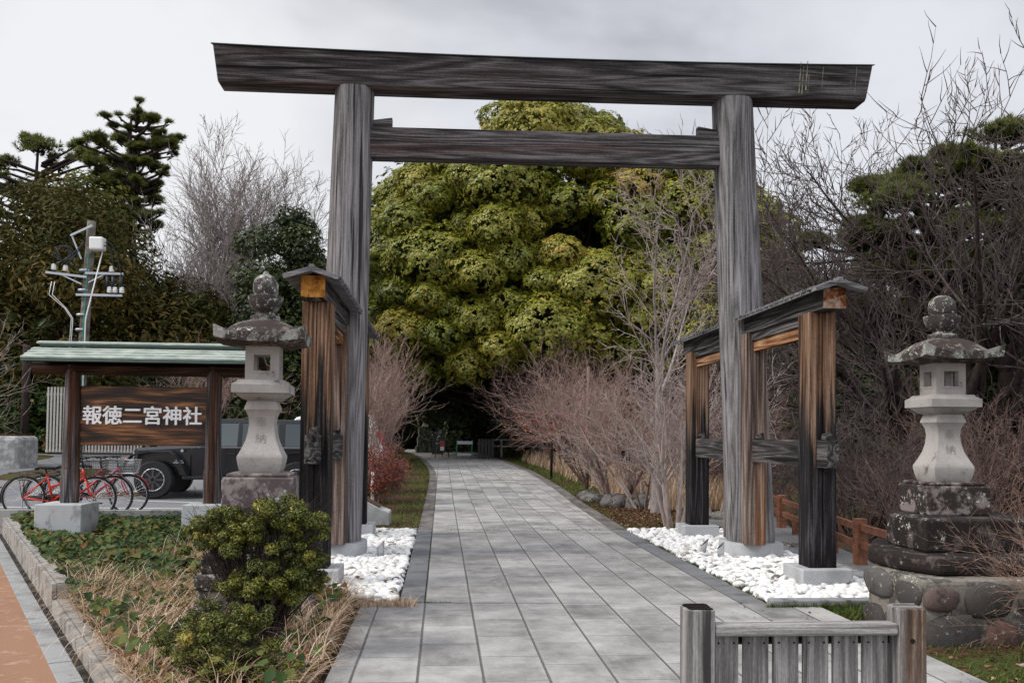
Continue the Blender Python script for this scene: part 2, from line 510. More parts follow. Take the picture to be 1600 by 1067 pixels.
hh = m.math('SUBTRACT', m.math('MULTIPLY', fin, .25), m.math('ADD', m.math('MULTIPLY', jm, 1.6), br.outputs['Fac']))
m.bump(hh, .7, .006)
MPAVE = m.m

def strip(pts_l, pts_r, z, name, mat, thick=.0, nx=1):
    V = []; F = []
    n = len(pts_l)
    for (a, b) in zip(pts_l, pts_r):
        for k in range(nx + 1):
            t = k / nx; x = a[0] * (1 - t) + b[0] * t; y = a[1] * (1 - t) + b[1] * t
            zz = z + (float(rise(y)) if callable(z) is False else 0)
            V.append((x, y, zz))
    w = nx + 1
    for i in range(n - 1):
        for k in range(nx): F.append((i * w + k, i * w + k + 1, (i + 1) * w + k + 1, (i + 1) * w + k))
    return newmesh(name, V, F, mat)

E2 = lambda y: (-.36, y)
ys = [14.36, 20, 25, 30, 34, 38, 43, 48, 54, 60, 66, 74]
lx = [-.135, -.135, -.135, -.16, -.25, -.42, -.7, -1.1, -1.8, -2.8, -4.2, -6.6]
rx = [2.75, 2.95, 3.12, 3.2, 3.22, 3.1, 2.95, 2.75, 2.35, 1.9, 1.2, -.6]
path = strip([(x, y) for x, y in zip([-.69, -.69], [1.0, 8.13])], [(3.40, 1.0), (3.40, 8.0)], .0, 'path', MPAVE)
tag(path, kind='structure')
tag(strip([(-.13, 8.14), (-.13, 14.35)], [(2.735, 8.01), (2.735, 14.35)], .0, 'path', MPAVE), kind='structure')
far = strip([(x, y) for x, y in zip(lx, ys)], [(x, y) for x, y in zip(rx, ys)], .0, 'path', MPAVE)
tag(far, kind='structure')
# granite borders
m = Mt('granite_border', .8, .25); o = m.obj(); q = m.sep(o)
c = m.ramp(m.noise(o, 130, 3, .7), [(.3, (.12, .124, .13)), (.7, (.235, .24, .25))])
c = m.mix(m.step(m.noise(o, 2.5, 5, .6), .45, .7), c, (.10, .10, .105))
fy = m.math('FRACT', m.math('DIVIDE', q[1], .6))
jt = m.math('LESS_THAN', fy, .012)
c = m.mix(m.math('MULTIPLY', jt, .8), c, (.03, .03, .03)); m.col(c); m.bump(m.math('SUBTRACT', m.noise(o, 60, 4), jt), .4, .004)
MBORD = m.m
m = Mt('worn_border', .85, .2); o = m.obj(); q = m.sep(o)
c = m.ramp(m.noise(m.map(o, (1, .4, 1)), 3.5, 6, .65), [(.35, (.075, .066, .062)), (.6, (.17, .155, .145)), (.8, (.3, .29, .28))])
jt = m.math('LESS_THAN', m.math('FRACT', m.math('DIVIDE', q[1], .45)), .02)
c = m.mix(m.math('MULTIPLY', jt, .8), c, (.02, .02, .02)); m.col(c); m.bump(m.noise(o, 50, 5), .4, .006)
MBORD2 = m.m
def slab_strip(name, poly, z0, z1, mat, bev=.008):
    o = MB().prism(poly, z0, z1, 'xy').build(name, mat, bevel=bev); tag(o, kind='structure'); return o
slab_strip('stone_border', [(-.362, 8.14), (-.138, 8.14), (-.138, 14.34), (-.362, 14.34)], -.1, .006, MBORD)
slab_strip('stone_border', [(2.742, 8.01), (2.965, 8.01), (2.985, 14.34), (2.742, 14.34)], -.1, .006, MBORD)
tag(strip([(x - .22, y) for x, y in zip(lx[:8], ys[:8])], [(x - .004, y) for x, y in zip(lx[:8], ys[:8])], .004, 'stone_border', MBORD2), kind='structure')
tag(strip([(x + .004, y) for x, y in zip(rx[:8], ys[:8])], [(x + .26, y) for x, y in zip(rx[:8], ys[:8])], .004, 'stone_border', MBORD2), kind='structure')
MGRAN = stone('granite_block', (.42, .43, .445), None, .3, 0, .35, 190, .25)
MGRAN_OLD = stone('granite_worn', (.25, .24, .23), (.05, .04, .035), .45, .4, .3, 150, .4)
MGRAN_BED = stone('granite_curb', (.25, .255, .265), (.09, .08, .07), .25, 0, .25, 150, .3)
for nm, x0, x1, y0, y1, z0, z1 in (
    ('kerb_stone', 2.965, 3.98, 7.86, 8.0, -.14, .055),
    ('kerb_stone', 2.985, 4.6, 14.22, 14.36, -.08, .03),
    ('kerb_stone', -1.95, -.365, 14.2, 14.34, -.08, .03),
    ('kerb_stone', 4.52, 4.70, 8.2, 14.2, -.1, .035)):
    tag(MB().box(x0, x1, y0, y1, z0, z1).build(nm, MGRAN_BED, bevel=.01), kind='structure')

# ------------------------------------------------------------------ car park, side walk
m = Mt('asphalt', .9, .2); o = m.pos()
c = m.ramp(m.noise(o, 70, 4, .7), [(.3, (.13, .131, .138)), (.7, (.25, .25, .26))])
c = m.mix(m.step(m.noise(o, .35, 5, .6), .42, .66), c, (.16, .162, .17))
crk = m.n('TexVoronoi', {'Vector': m.map(o, (1, 1, 1)), 'Scale': .55}, feature='DISTANCE_TO_EDGE').outputs[0]
c = m.mix(m.math('MULTIPLY', m.math('LESS_THAN', crk, .008), .5), c, (.04, .04, .04))
m.col(c); m.bump(m.noise(o, 180, 2), .4, .004)
MASPH = m.m
yy = np.concatenate([np.arange(14.7, 36, .6), np.arange(36, 80, 4)])
xx = np.array([-90, -50, -30, -18, -12, -9, -7, -5, -3.75, -3.35])
X, Y = np.meshgrid(xx, yy)
V = np.stack([X, Y, lotz(Y) + 0.0], -1).reshape(-1, 3); nx_, ny_ = len(xx), len(yy)
ii, jj = np.meshgrid(np.arange(nx_ - 1), np.arange(ny_ - 1)); a = (jj * nx_ + ii).ravel()
tag(newmesh('car_park', V, np.stack([a, a + 1, a + nx_ + 1, a + nx_], 1), MASPH), kind='structure')
MLINE = plain('line_paint', (.62, .62, .62), .8, .2, var=.35, sc=30)
for (x0, y0, x1, y1) in ((-6.4, 19.0, -3.6, 18.0), (-8.2, 17.2, -3.5, 16.9), (-4.4, 19.6, -3.4, 19.3)):
    d = np.array([x1 - x0, y1 - y0]); d /= np.linalg.norm(d); n = np.array([-d[1], d[0]]) * .055
    V = [(x, y, float(lotz(y)) + .005) for x, y in ((x0 - n[0], y0 - n[1]), (x1 - n[0], y1 - n[1]), (x1 + n[0], y1 + n[1]), (x0 + n[0], y0 + n[1]))]
    tag(newmesh('parking_line', V, [(0, 1, 2, 3)], MLINE), kind='structure')

def kp(t, s): return (K0[0] + KD[0] * t + KN[0] * s, K0[1] + KD[1] * t + KN[1] * s)
m = Mt('orange_asphalt', .95, .1); o = m.pos()
c = m.ramp(m.noise(o, 120, 4, .75), [(.28, (.20, .105, .065)), (.6, (.35, .205, .135)), (.8, (.50, .34, .24))])
c = m.mix(m.step(m.noise(o, 1.4, 5), .45, .7), c, (.27, .155, .10))
c = m.mix(m.math('MULTIPLY', m.step(m.noise(o, 6, 7, .75), .54, .66), .5), c, (.50, .36, .27)); m.col(c); m.bump(m.noise(o, 150, 3), .7, .006)
MOR = m.m
tag(newmesh('sidewalk', [(*kp(-9, -9), -.1), (*kp(-9, -.2), -.1), (*kp(9.5, -.2), -.1), (*kp(9.5, -9), -.1)], [(0, 1, 2, 3)], MOR), kind='structure')
MTILE = stone('kerb_tile', (.30, .305, .305), (.2, .195, .19), .2, 0, .2, 120, .4)
MKERB = stone('kerb_concrete', (.31, .295, .275), (.15, .135, .12), .3, .1, .18, 90, .5)
mb = MB(); t = -8.5
while t < 9:
    z = -.092 + rnd.uniform(-.002, .002)
    mb.hexa([(*kp(t, -.2), -.2), (*kp(t, -.055), -.2), (*kp(t + .29, -.055), -.2), (*kp(t + .29, -.2), -.2),
             (*kp(t, -.2), z), (*kp(t, -.055), z), (*kp(t + .29, -.055), z), (*kp(t + .29, -.2), z)]); t += .3
tag(mb.build('edge_tiles', MTILE, bevel=.004), kind='structure')
MGUT = stone('gutter_dirt', (.07, .062, .055), (.02, .015, .012), .5, 0, .6, 60, .9)
tag(newmesh('gutter', [(*kp(-8.5, -.055), -.098), (*kp(-8.5, .01), -.098), (*kp(9, .01), -.098), (*kp(9, -.055), -.098)], [(0, 1, 2, 3)], MGUT), kind='structure')
mb = MB(); t = 0.0
while t < 7.4:
    L = min(2.0, 7.5 - t)
    def hx(s0, s1, z0, z1): mb.hexa([(*kp(t + .004, s0), z0), (*kp(t + .004, s1), z0), (*kp(t + L - .004, s1), z0), (*kp(t + L - .004, s0), z0),
                                     (*kp(t + .004, s0), z1), (*kp(t + .004, s1), z1), (*kp(t + L - .004, s1), z1), (*kp(t + L - .004, s0), z1)])
    hx(.0, .035, -.2, .158); hx(.042, .15, -.2, .168); t += 2.0
tag(mb.build('kerb', MKERB), kind='structure')
mb = MB(); t = -8.0
while t < -.1:
    L = min(2.0, 0 - t)
    hx(.0, .035, -.2, .022); hx(.042, .16, -.2, .03); t += 2.0
tag(mb.build('kerb', MKERB), kind='structure')
# planting bed soil
poly = [kp(-8, .13), kp(0, .13), kp(7.3, .13), (-3.3, 14.52), (-1.96, 14.52), (-1.96, 8.25), (-.72, 8.12), (-.70, 1.2)]
tag(newmesh('planting_bed', [(x, y, .0 + (.05 if y > 8 else -.02)) for x, y in poly], [tuple(range(len(poly)))], MSOIL), kind='structure')
MCONC = stone('concrete_wall', (.30, .30, .295), (.12, .115, .11), .3, .1, .2, 120, .25)
tag(MB().box(-7.0, -3.34, 14.5, 14.62, -.1, .28).build('low_wall', MCONC, bevel=.008),
    'low grey concrete wall between the ivy bed and the car park', 'wall')
tag(newmesh('pebble_base', [(-1.95, 8.2, -.012), (-.364, 8.2, -.012), (-.364, 14.2, -.012), (-1.95, 14.2, -.012)], [(0, 1, 2, 3)], MGUT), kind='structure')
tag(newmesh('pebble_base', [(2.97, 8.0, -.012), (4.52, 8.0, -.012), (4.52, 14.2, -.012), (2.97, 14.2, -.012)], [(0, 1, 2, 3)], MGUT), kind='structure')

# ------------------------------------------------------------------ torii
MPIL = wood('pillar_timber', 'z', ((.045, .043, .045), (.16, .152, .156), (.32, .31, .325)), 60, warm=(.56, (.13, .09, .07), (.32, .26, .22)))
MBEAM = wood('beam_timber', 'x', ((.013, .012, .013), (.066, .058, .059), (.195, .185, .195)), 60, warm=(.56, (.07, .045, .042), (.22, .175, .165)))
MDARK = wood('dark_timber', 'x', ((.008, .006, .006), (.035, .027, .026), (.12, .10, .10)), 50)
MPOST = wood('post_timber', 'z', ((.012, .012, .013), (.07, .068, .072), (.22, .22, .24)), 48, zband=(1.6, 2.2))
MJAMB = wood('jamb_timber', 'z', ((.03, .02, .018), (.12, .085, .07), (.34, .27, .24)), 40, warm=(.47, (.20, .085, .035), (.42, .24, .14)))
MRAILY = wood('rail_timber', 'y', ((.012, .012, .012), (.05, .046, .046), (.2, .19, .185)), 50)
MBOARDY = wood('lintel_timber', 'y', ((.05, .02, .01), (.26, .12, .055), (.52, .33, .2)), 40)
MSHIN = wood('roof_timber', 'x', ((.07, .07, .074), (.22, .215, .225), (.42, .41, .44)), 50, rings=False)
MCOPC = plain('copper_cap', (.03, .045, .04), .6, .4, var=.4)
m = Mt('beam_end', .75, .2); o = m.obj()
q = m.map(o, (1, .4, 1))
c = m.ramp(m.noise(q, 9, 5, .7), [(.32, (.03, .012, .005)), (.44, (.35, .13, .02)), (.62, (.62, .30, .06)), (.8, (.6, .45, .28))])
ck = m.math('ABSOLUTE', m.math('SUBTRACT', m.noise(q, 7, 3, .5, 1.5), .5))
c = m.mix(m.math('MULTIPLY', m.math('LESS_THAN', ck, .012), .8), c, (.03, .012, .006)); m.col(c); m.bump(m.noise(q, 40, 4), .5, .006)
MEND = m.m
m = Mt('beam_end_worn', .85, .2); o = m.obj()
c = m.ramp(m.noise(o, 11, 6, .7), [(.34, (.03, .012, .008)), (.45, (.30, .10, .03)), (.56, (.42, .36, .30)), (.75, (.52, .50, .45))])
m.col(c); MEND2 = m.m

T = thing('torii_gate', 'tall weathered grey wooden torii gate across the paved approach', 'torii gate', (1.32, 11.2, 0))
for (x0, x1, r0, r1, zt, lab) in ((-1.27, -1.145, .288, .243, 5.81, None), (3.955, 3.705, .292, .25, 5.86, None)):
    prof = []
    n = 28; mb = MB(); ks = 24
    for i in range(ks + 1):
        t = i / ks; r = r0 * (1 - t) + r1 * t; cx = x0 * (1 - t) + x1 * t; z = .17 + (zt - .17) * t
        for k in range(n):
            a = 2 * math.pi * k / n
            rr = r / (abs(math.cos(a)) ** 2.5 + abs(math.sin(a)) ** 2.5) ** (1 / 2.5)
            mb.v.append((cx + rr * math.cos(a), 11.25 + rr * math.sin(a), z))
    for i in range(ks):
        for k in range(n):
            a0 = i * n + k; a1 = i * n + (k + 1) % n; mb.f.append((a0, a1, a1 + n, a0 + n))
    mb.f.append(tuple(range(ks * n, ks * n + n)))
    autosmooth(mb.build('pillar', MPIL, T))
    autosmooth(MB().lathe([(.355, -.15), (.355, .175), (.343, .192), (.2, .195)], 40, (x0 - .0, 11.25), sq=4.5).build('pillar_base', MGRAN, T), 40)
# top beam: pentagonal section, slanting ends
def beam_sec(xa_b, xa_t, xb_b, xb_t, zbL, zbR, ztL, ztR):
    def sec(xb, xt, zb, zt):
        zm = zb + (zt - zb) * .9
        return [(xb + (xt - xb) * .0, 11.03, zb + .03), (xb, 11.06, zb), (xb, 11.36, zb), (xb, 11.39, zb + .03),
                (xt, 11.47, zm), (xt, 11.2, zt + .02), (xt, 10.95, zm)]
    NS = 24; V = []; F = []
    A = sec(xa_b, xa_t, zbL, ztL); B = sec(xb_b, xb_t, zbR, ztR)
    for i in range(NS + 1):
        t = i / NS
        sg = 1 - (2 * t - 1) ** 2
        for k_, (p, q) in enumerate(zip(A, B)): V.append((p[0] * (1 - t) + q[0] * t, p[1], p[2] * (1 - t) + q[2] * t - sg * (.05 if k_ > 3 else .015)))
    for i in range(NS):
        for k in range(7): F.append((i * 7 + k, i * 7 + (k + 1) % 7, (i + 1) * 7 + (k + 1) % 7, (i + 1) * 7 + k))
    F.append(tuple(range(6, -1, -1))); F.append(tuple(NS * 7 + k for k in range(7)))
    mb = MB(); mb.v = V; mb.f = F; return mb
kb = beam_sec(-2.785, -2.83, 5.405, 5.455, 5.785, 5.865, 6.25, 6.335).build('top_beam', MBEAM, T, bevel=.012)
mb = MB()
for i in range(24):
    P_ = []
    for t in (i / 24, (i + 1) / 24):
        x_ = -2.85 + 8.325 * t; dz_ = .085 * t - .05 * (1 - (2 * t - 1) ** 2)
        P_.append([(x_, 10.935, 6.207 + dz_), (x_, 11.2, 6.274 + dz_), (x_, 11.485, 6.207 + dz_)])
    (a, b, c_), (d, e_, f_) = P_
    up = lambda p: (p[0], p[1], p[2] + .012)
    mb.hexa([a, d, e_, b, up(a), up(d), up(e_), up(b)]); mb.hexa([b, e_, f_, c_, up(b), up(e_), up(f_), up(c_)])
mb.build('cover_sheet', MCOPC, kb)
m = Mt('bird_stain', .8, .2); n_ = m.noise(m.map(m.obj(), (1, 1, .08)), 60, 3)
m.col(m.ramp(n_, [(.4, (.10, .10, .09)), (.6, (.42, .40, .30))])); MST = m.m
mb = MB()
for x, w, z0, z1 in ((4.50, .012, 5.92, 6.30), (4.54, .009, 5.91, 6.24), (4.585, .016, 5.96, 6.31), (4.62, .006, 5.92, 6.15), (4.80, .006, 6.0, 6.25), (5.18, .006, 5.93, 6.1), (5.24, .007, 5.95, 6.27)):
    def fy(z): return 11.03 - (z - 5.89) / .40 * .08 - .006
    mb.add([(x, fy(z0), z0), (x + w, fy(z0), z0), (x + w * .8, fy(z1), z1), (x + w * .1, fy(z1), z1)], [(0, 1, 2, 3)])
build_split(mb, 'bird_dropping', MST, kb)
mb = MB().hexa([(-1.2, 11.12, 4.945), (3.8, 11.12, 4.985), (3.8, 11.33, 4.985), (-1.2, 11.33, 4.945), (-1.2, 11.12, 5.325), (3.8, 11.12, 5.37), (3.8, 11.33, 5.37), (-1.2, 11.33, 5.325)])
mb.build('tie_beam', MBEAM, T, bevel=.01)
MB().hexa([(-1.1, 11.17, 5.33), (-.67, 11.17, 5.333), (-.67, 11.28, 5.333), (-1.1, 11.28, 5.33), (-1.1, 11.17, 5.40), (-.67, 11.17, 5.465), (-.67, 11.28, 5.465), (-1.1, 11.28, 5.40)]).build('wedge', MBEAM, T, bevel=.005)
MB().hexa([(3.235, 11.17, 5.367), (3.7, 11.17, 5.37), (3.7, 11.28, 5.37), (3.235, 11.28, 5.367), (3.235, 11.17, 5.50), (3.7, 11.17, 5.43), (3.7, 11.28, 5.43), (3.235, 11.28, 5.50)]).build('wedge', MBEAM, T, bevel=.005)

# flanking frames: posts before and behind each pillar, tied to it by rails under a little roof: part of the gate
def gate_frame(xc, side, endmat):
    Rb = .15
    for yc in (9.04, 13.42):
        p = MB()
        s = .143
        # two boards with a narrow split between them
        p.box(xc - s, xc - .004, yc - s, yc + s, .17, 2.80); p.box(xc + .004, xc + s, yc - s, yc + s, .17, 2.80)
        p.box(xc - .01, xc + .01, yc - s + .02, yc + s - .02, .17, 2.79)
        o = p.build('post', MPOST, T, bevel=.006)
        MB().box(xc - .263, xc + .263, yc - .263, yc + .263, -.15, .19).build('post_base', MGRAN, T, bevel=.012)
    # board jambs against the pillar
    for y0, y1 in ((10.80, 10.985), (11.515, 11.7)):
        dx = -.01
        MB().box(xc + dx - .135, xc + dx + .115, y0, y1, .19, 2.80).build('jamb', MJAMB, T, bevel=.006)
    # rails with wedges
    for (y0, y1) in ((8.66, 10.95), (11.55, 13.8)):
        MB().box(xc - .065, xc + .065, y0, y1, 1.21, 1.488).build('rail', MRAILY, T, bevel=.008)
    for y0 in (8.76, 9.2, 10.69, 13.16, 13.58):
        b = MB().hexa([(xc - .035, y0, 1.49), (xc + .045, y0, 1.49), (xc + .045, y0 + .1, 1.49), (xc - .035, y0 + .1, 1.49),
                       (xc - .04, y0 + .005, 1.55), (xc + .035, y0 - .01, 1.575), (xc + .04, y0 + .09, 1.57), (xc - .03, y0 + .1, 1.55)])
        b.build('wedge', MRAILY, T, bevel=.006)
    for (y0, y1) in ((9.186, 10.798), (11.702, 13.275)):
        MB().box(xc - .05, xc + .05, y0, y1, 2.575, 2.70).build('lintel_board', MBOARDY, T, bevel=.004)
        MB().box(xc - .075, xc + .075, y0, y1, 2.703, 2.80).build('lintel_rail', MRAILY, T, bevel=.004)
    # ridge beam in two lengths, ending in square end grain
    for (y0, y1) in ((8.62, 10.99), (11.51, 13.84)):
        o = MB().box(xc - .108, xc + .108, y0, y1, 2.803, 3.005).build('roof_beam', MRAILY, T, bevel=.006)
        MB().box(xc - .113, xc + .113, y0 - .02, y0 - .001, 2.800, 3.008).build('beam_end', endmat, o, bevel=.004)
    for (y0, y1) in ((8.46, 10.98), (11.52, 13.98)):
        rf = MB()
        for s in (-1, 1):
            rf.add([(xc, y0, 3.035), (xc + s * .25, y0, 2.955), (xc + s * .25, y1, 2.955), (xc, y1, 3.035),
                    (xc, y0, 3.065), (xc + s * .25, y0, 2.985), (xc + s * .25, y1, 2.985), (xc, y1, 3.065)],
                   [(0, 1, 2, 3), (4, 5, 6, 7), (0, 1, 5, 4), (1, 2, 6, 5), (2, 3, 7, 6), (3, 0, 4, 7)])
        rf = rf.build('roof', MSHIN, T)
        rl = MB(); y = y0 + .17
        while y < y1 - .02:
            for s in (-1, 1):
                rl.bar((xc + s * .02, y, 3.066), (xc + s * .266, y, 2.987), .118, .026)
            y += .148
        rl.bar((xc, y0 + .01, 3.078), (xc, y1 - .01, 3.078), .05, .03)
        rl.build('roof_battens', MSHIN, rf, bevel=.003)
        g = MB()
        for s in (-1, 1):
            g.bar((xc + s * .001, y0 - .014, 3.045), (xc + s * .256, y0 - .014, 2.966), .02, .045)
        g.build('gable_trim', MSHIN, rf, bevel=.003)
gate_frame(-1.24, -1, MEND)
gate_frame(3.885, 1, MEND2)

# ------------------------------------------------------------------ stone lanterns
MLS = stone('lantern_granite', (.37, .352, .335), (.12, .10, .09), .10, .0, .28, 150, .3)
MLR = stone('lantern_roof_stone', (.16, .135, .125), (.035, .025, .022), .55, .25, .3, 60, .6)
MLL = stone('lantern_lichen', (.30, .30, .28), (.04, .032, .03), .5, 1.1, .3, 60, .6)
MLC = stone('lantern_plinth', (.22, .185, .18), (.022, .015, .013), .45, .08, .3, 120, .5)
MLC2 = stone('lantern_plinth_pale', (.26, .225, .22), (.09, .07, .07), .4, .05, .3, 120, .5)
MLK = stone('lantern_step', (.085, .068, .062), (.016, .012, .011), .6, .08, .4, 60, .6)
MLG = plain('carved_grooves', (.225, .21, .20), .9, .1)
MLMOSS = stone('mossy_stone', (.20, .22, .15), (.03, .03, .02), .5, .6, .3, 50, .6)

def text_mesh(body, size, offset=0.0, extrude=.0):
    cu = bpy.data.curves.new('glyphs', 'FONT'); cu.body = body; cu.size = size; cu.offset = offset
    cu.extrude = extrude; cu.align_x = 'CENTER'; cu.align_y = 'CENTER'; cu.resolution_u = 3
    t = bpy.data.objects.new('glyphs', cu); COL.objects.link(t)
    dg = bpy.context.evaluated_depsgraph_get(); dg.update()
    me = bpy.data.meshes.new_from_object(t.evaluated_get(dg))
    V = [tuple(v.co) for v in me.vertices]; F = [tuple(p.vertices) for p in me.polygons]
    bpy.data.objects.remove(t); bpy.data.meshes.remove(me); bpy.data.curves.remove(cu)
    return V, F

def lantern(label, roofm, kind, z0=0.0, seed=0):
    """z of the plinth top is 1.15 + z0"""
    L = thing('stone_lantern', label, 'stone lantern', (0, 0, 0))
    zt = 1.15 + z0
    shaft = [(0, .185, .185), (.02, .215, .215), (.06, .24, .24), (.115, .252, .252), (.135, .25, .25), (.16, .232, .232), (.20, .205, .205), (.26, .176, .176), (.33, .157, .157),
             (.40, .150, .150), (.455, .158, .158), (.50, .182, .182), (.515, .192, .192), (.53, .19, .19), (.575, .165, .165), (.59, .155, .155)]
    pr_ = [(0, .150), (.02, .160), (.06, .170), (.115, .180), (.135, .179), (.16, .166), (.20, .147), (.26, .122), (.33, .106), (.40, .099), (.455, .104), (.50, .122), (.515, .134), (.53, .133), (.575, .118), (.59, .11)]
    shaft = [(a, b, b) for a, b in pr_]
    sh = MB().loft([(zt + a, b, c) for a, b, c in shaft]); so_ = autosmooth(sh.build('shaft', MLS, L), 32)
    # carved dedication
    def hw(z):
        z -= zt
        for (a, b, _), (a2, b2, _) in zip(shaft, shaft[1:]):
            if a <= z <= a2: return b + (b2 - b) * (z - a) / (a2 - a)
        return .2
    shaft = shaft
    for ch, zc in (('奉', .405), ('納', .275)):
        V, F = text_mesh(ch, .095, -.001)
        V = [(x, -(hw(zt + zc + y) + .0035), zt + zc + y) for x, y, z in V]
        newmesh('carved_character', V, F, MLG, so_)
    ch_ = [(a, b, b) for a, b in ((.585, .11), (.60, .15), (.625, .183), (.645, .200), (.648, .226), (.715, .226), (.735, .196), (.755, .180))]
    autosmooth(MB().loft([(zt + a, b, c) for a, b, c in ch_]).build('platform', MLS, L), 30)
    # fire box with four windows
    fb = MB(); h = .134; w = .070; a0, a1 = zt + .756, zt + 1.03; wz0, wz1 = zt + .825, zt + .965; th = .042
    for sx_, sy_ in ((-1, -1), (1, -1), (1, 1), (-1, 1)):
        x0, x1 = sorted((sx_ * h, sx_ * w)); y0, y1 = sorted((sy_ * h, sy_ * w))
        fb.box(x0, x1, y0, y1, wz0, wz1)
    fb.box(-h, h, -h, h, a0, wz0); fb.box(-h, h, -h, h, wz1, a1)
    fo = fb.build('fire_box', MLS, L)
    fr = MB()
    for k in range(4):
        c_, s_ = math.cos(k * math.pi / 2), math.sin(k * math.pi / 2)
        def rb(x0, x1, z0_, z1_):
            P = [(x0, -h - .004, z0_), (x1, -h - .004, z0_), (x1, -h + .02, z0_), (x0, -h + .02, z0_), (x0, -h - .004, z1_), (x1, -h - .004, z1_), (x1, -h + .02, z1_), (x0, -h + .02, z1_)]
            fr.hexa([(x * c_ - y * s_, x * s_ + y * c_, z) for x, y, z in P])
        rb(-w - .014, -w + .004, wz0 - .012, wz1 + .012); rb(w - .004, w + .014, wz0 - .012, wz1 + .012)
        rb(-w + .004, w - .004, wz0 - .012, wz0 + .004); rb(-w + .004, w - .004, wz1 - .004, wz1 + .012)
    fr.build('window_frame', MLS, fo)
    # roof: domed square with swept-up corners
    n = 33; hwid = .356; zr = zt + 1.03; V = []; F = []
    for j in range(n):
        for i in range(n):
            u = -1 + 2 * i / (n - 1); v = -1 + 2 * j / (n - 1)
            d = (abs(u) ** 5 + abs(v) ** 5) ** .2
            dd = (abs(u) ** 2.6 + abs(v) ** 2.6) ** (1 / 2.6)
            dome = .158 * (1 - min(1, dd / 1.0) ** 2.4)
            if dd > .8: dome = max(dome, 0) * 1.0
            flare = .012 * max(0, d - .8) / .2
            corner = .058 * (abs(u) * abs(v)) ** 2.2
            bump_ = .004 * math.sin(7 * u + seed) * math.sin(6 * v + 1)
            V.append((u * hwid, v * hwid, zr + .075 + max(0, dome) + corner + flare + bump_))
    base = len(V)
    for j in range(n):
        for i in range(n):
            u = -1 + 2 * i / (n - 1); v = -1 + 2 * j / (n - 1)
            d = max(abs(u), abs(v))
            V.append((u * hwid * .975, v * hwid * .975, zr + .0 + .022 * max(0, d - .45) / .55 + .03 * (abs(u) * abs(v)) ** 2.2))
    for j in range(n - 1):
        for i in range(n - 1):
            a = j * n + i; F.append((a, a + 1, a + n + 1, a + n)); b = a + base; F.append((b, b + n, b + n + 1, b + 1))
    for i in range(n - 1):
        F.append((i, base + i, base + i + 1, i + 1)); a = (n - 1) * n + i; F.append((a, a + 1, a + 1 + base, a + base))
        a = i * n; F.append((a, a + n, a + n + base, a + base)); a = i * n + n - 1; F.append((a, a + base, a + n + base, a + n))
    mb = MB(); mb.v = V; mb.f = F
    ro = mb.build('roof', roofm, L)
    idx = []
    for p in ro.data.polygons:
        # vertical edge faces carry more lichen
        idx.append(1 if abs(p.normal.z) < .45 else 0)
    ro.data.materials.append(MLL); ro.data.polygons.foreach_set('material_index', idx)
    autosmooth(ro, 38)
    zf = zr + .225; zf0 = zf
    autosmooth(MB().lathe([(.105, zf - .02), (.112, zf + .02), (.105, zf + .03), (.075, zf + .035), (.07, zf + .055)], 28).build('finial_base', MLL, L), 30)
    cup = MB().lathe([(.07, zf + .05), (.10, zf + .075), (.125, zf + .12), (.132, zf + .16), (.11, zf + .165), (.085, zf + .15)], 40, lobes=8 if kind else 0, la=.07)
    autosmooth(cup.build('finial_cup', MLL, L), 50)
    if kind: jp = [(.08, .15), (.098, .18), (.105, .215), (.098, .255), (.075, .29), (.04, .305), (.0, .31)]
    else: jp = [(.08, .15), (.092, .18), (.094, .24), (.082, .275), (.055, .30), (.022, .312), (.018, .33), (0, .335)]
    autosmooth(MB().lathe([(max(r, .001), zf + z) for r, z in jp], 30).build('finial_jewel', MLL, L), 60)
    for ch_o in [x for x in SC.objects if x.parent == L and x.name.startswith('finial')]:
        for v_ in ch_o.data.vertices:
            v_.co.x *= 1.1; v_.co.y *= 1.1
            if v_.co.z > zf0: v_.co.z = zf0 + (v_.co.z - zf0) * 1.24
    return L, zt

def boxp(parent, name, mat, x0, x1, y0, y1, z0, z1, bev=.015):
    return MB().box(x0, x1, y0, y1, z0, z1).build(name, mat, parent, bevel=bev)

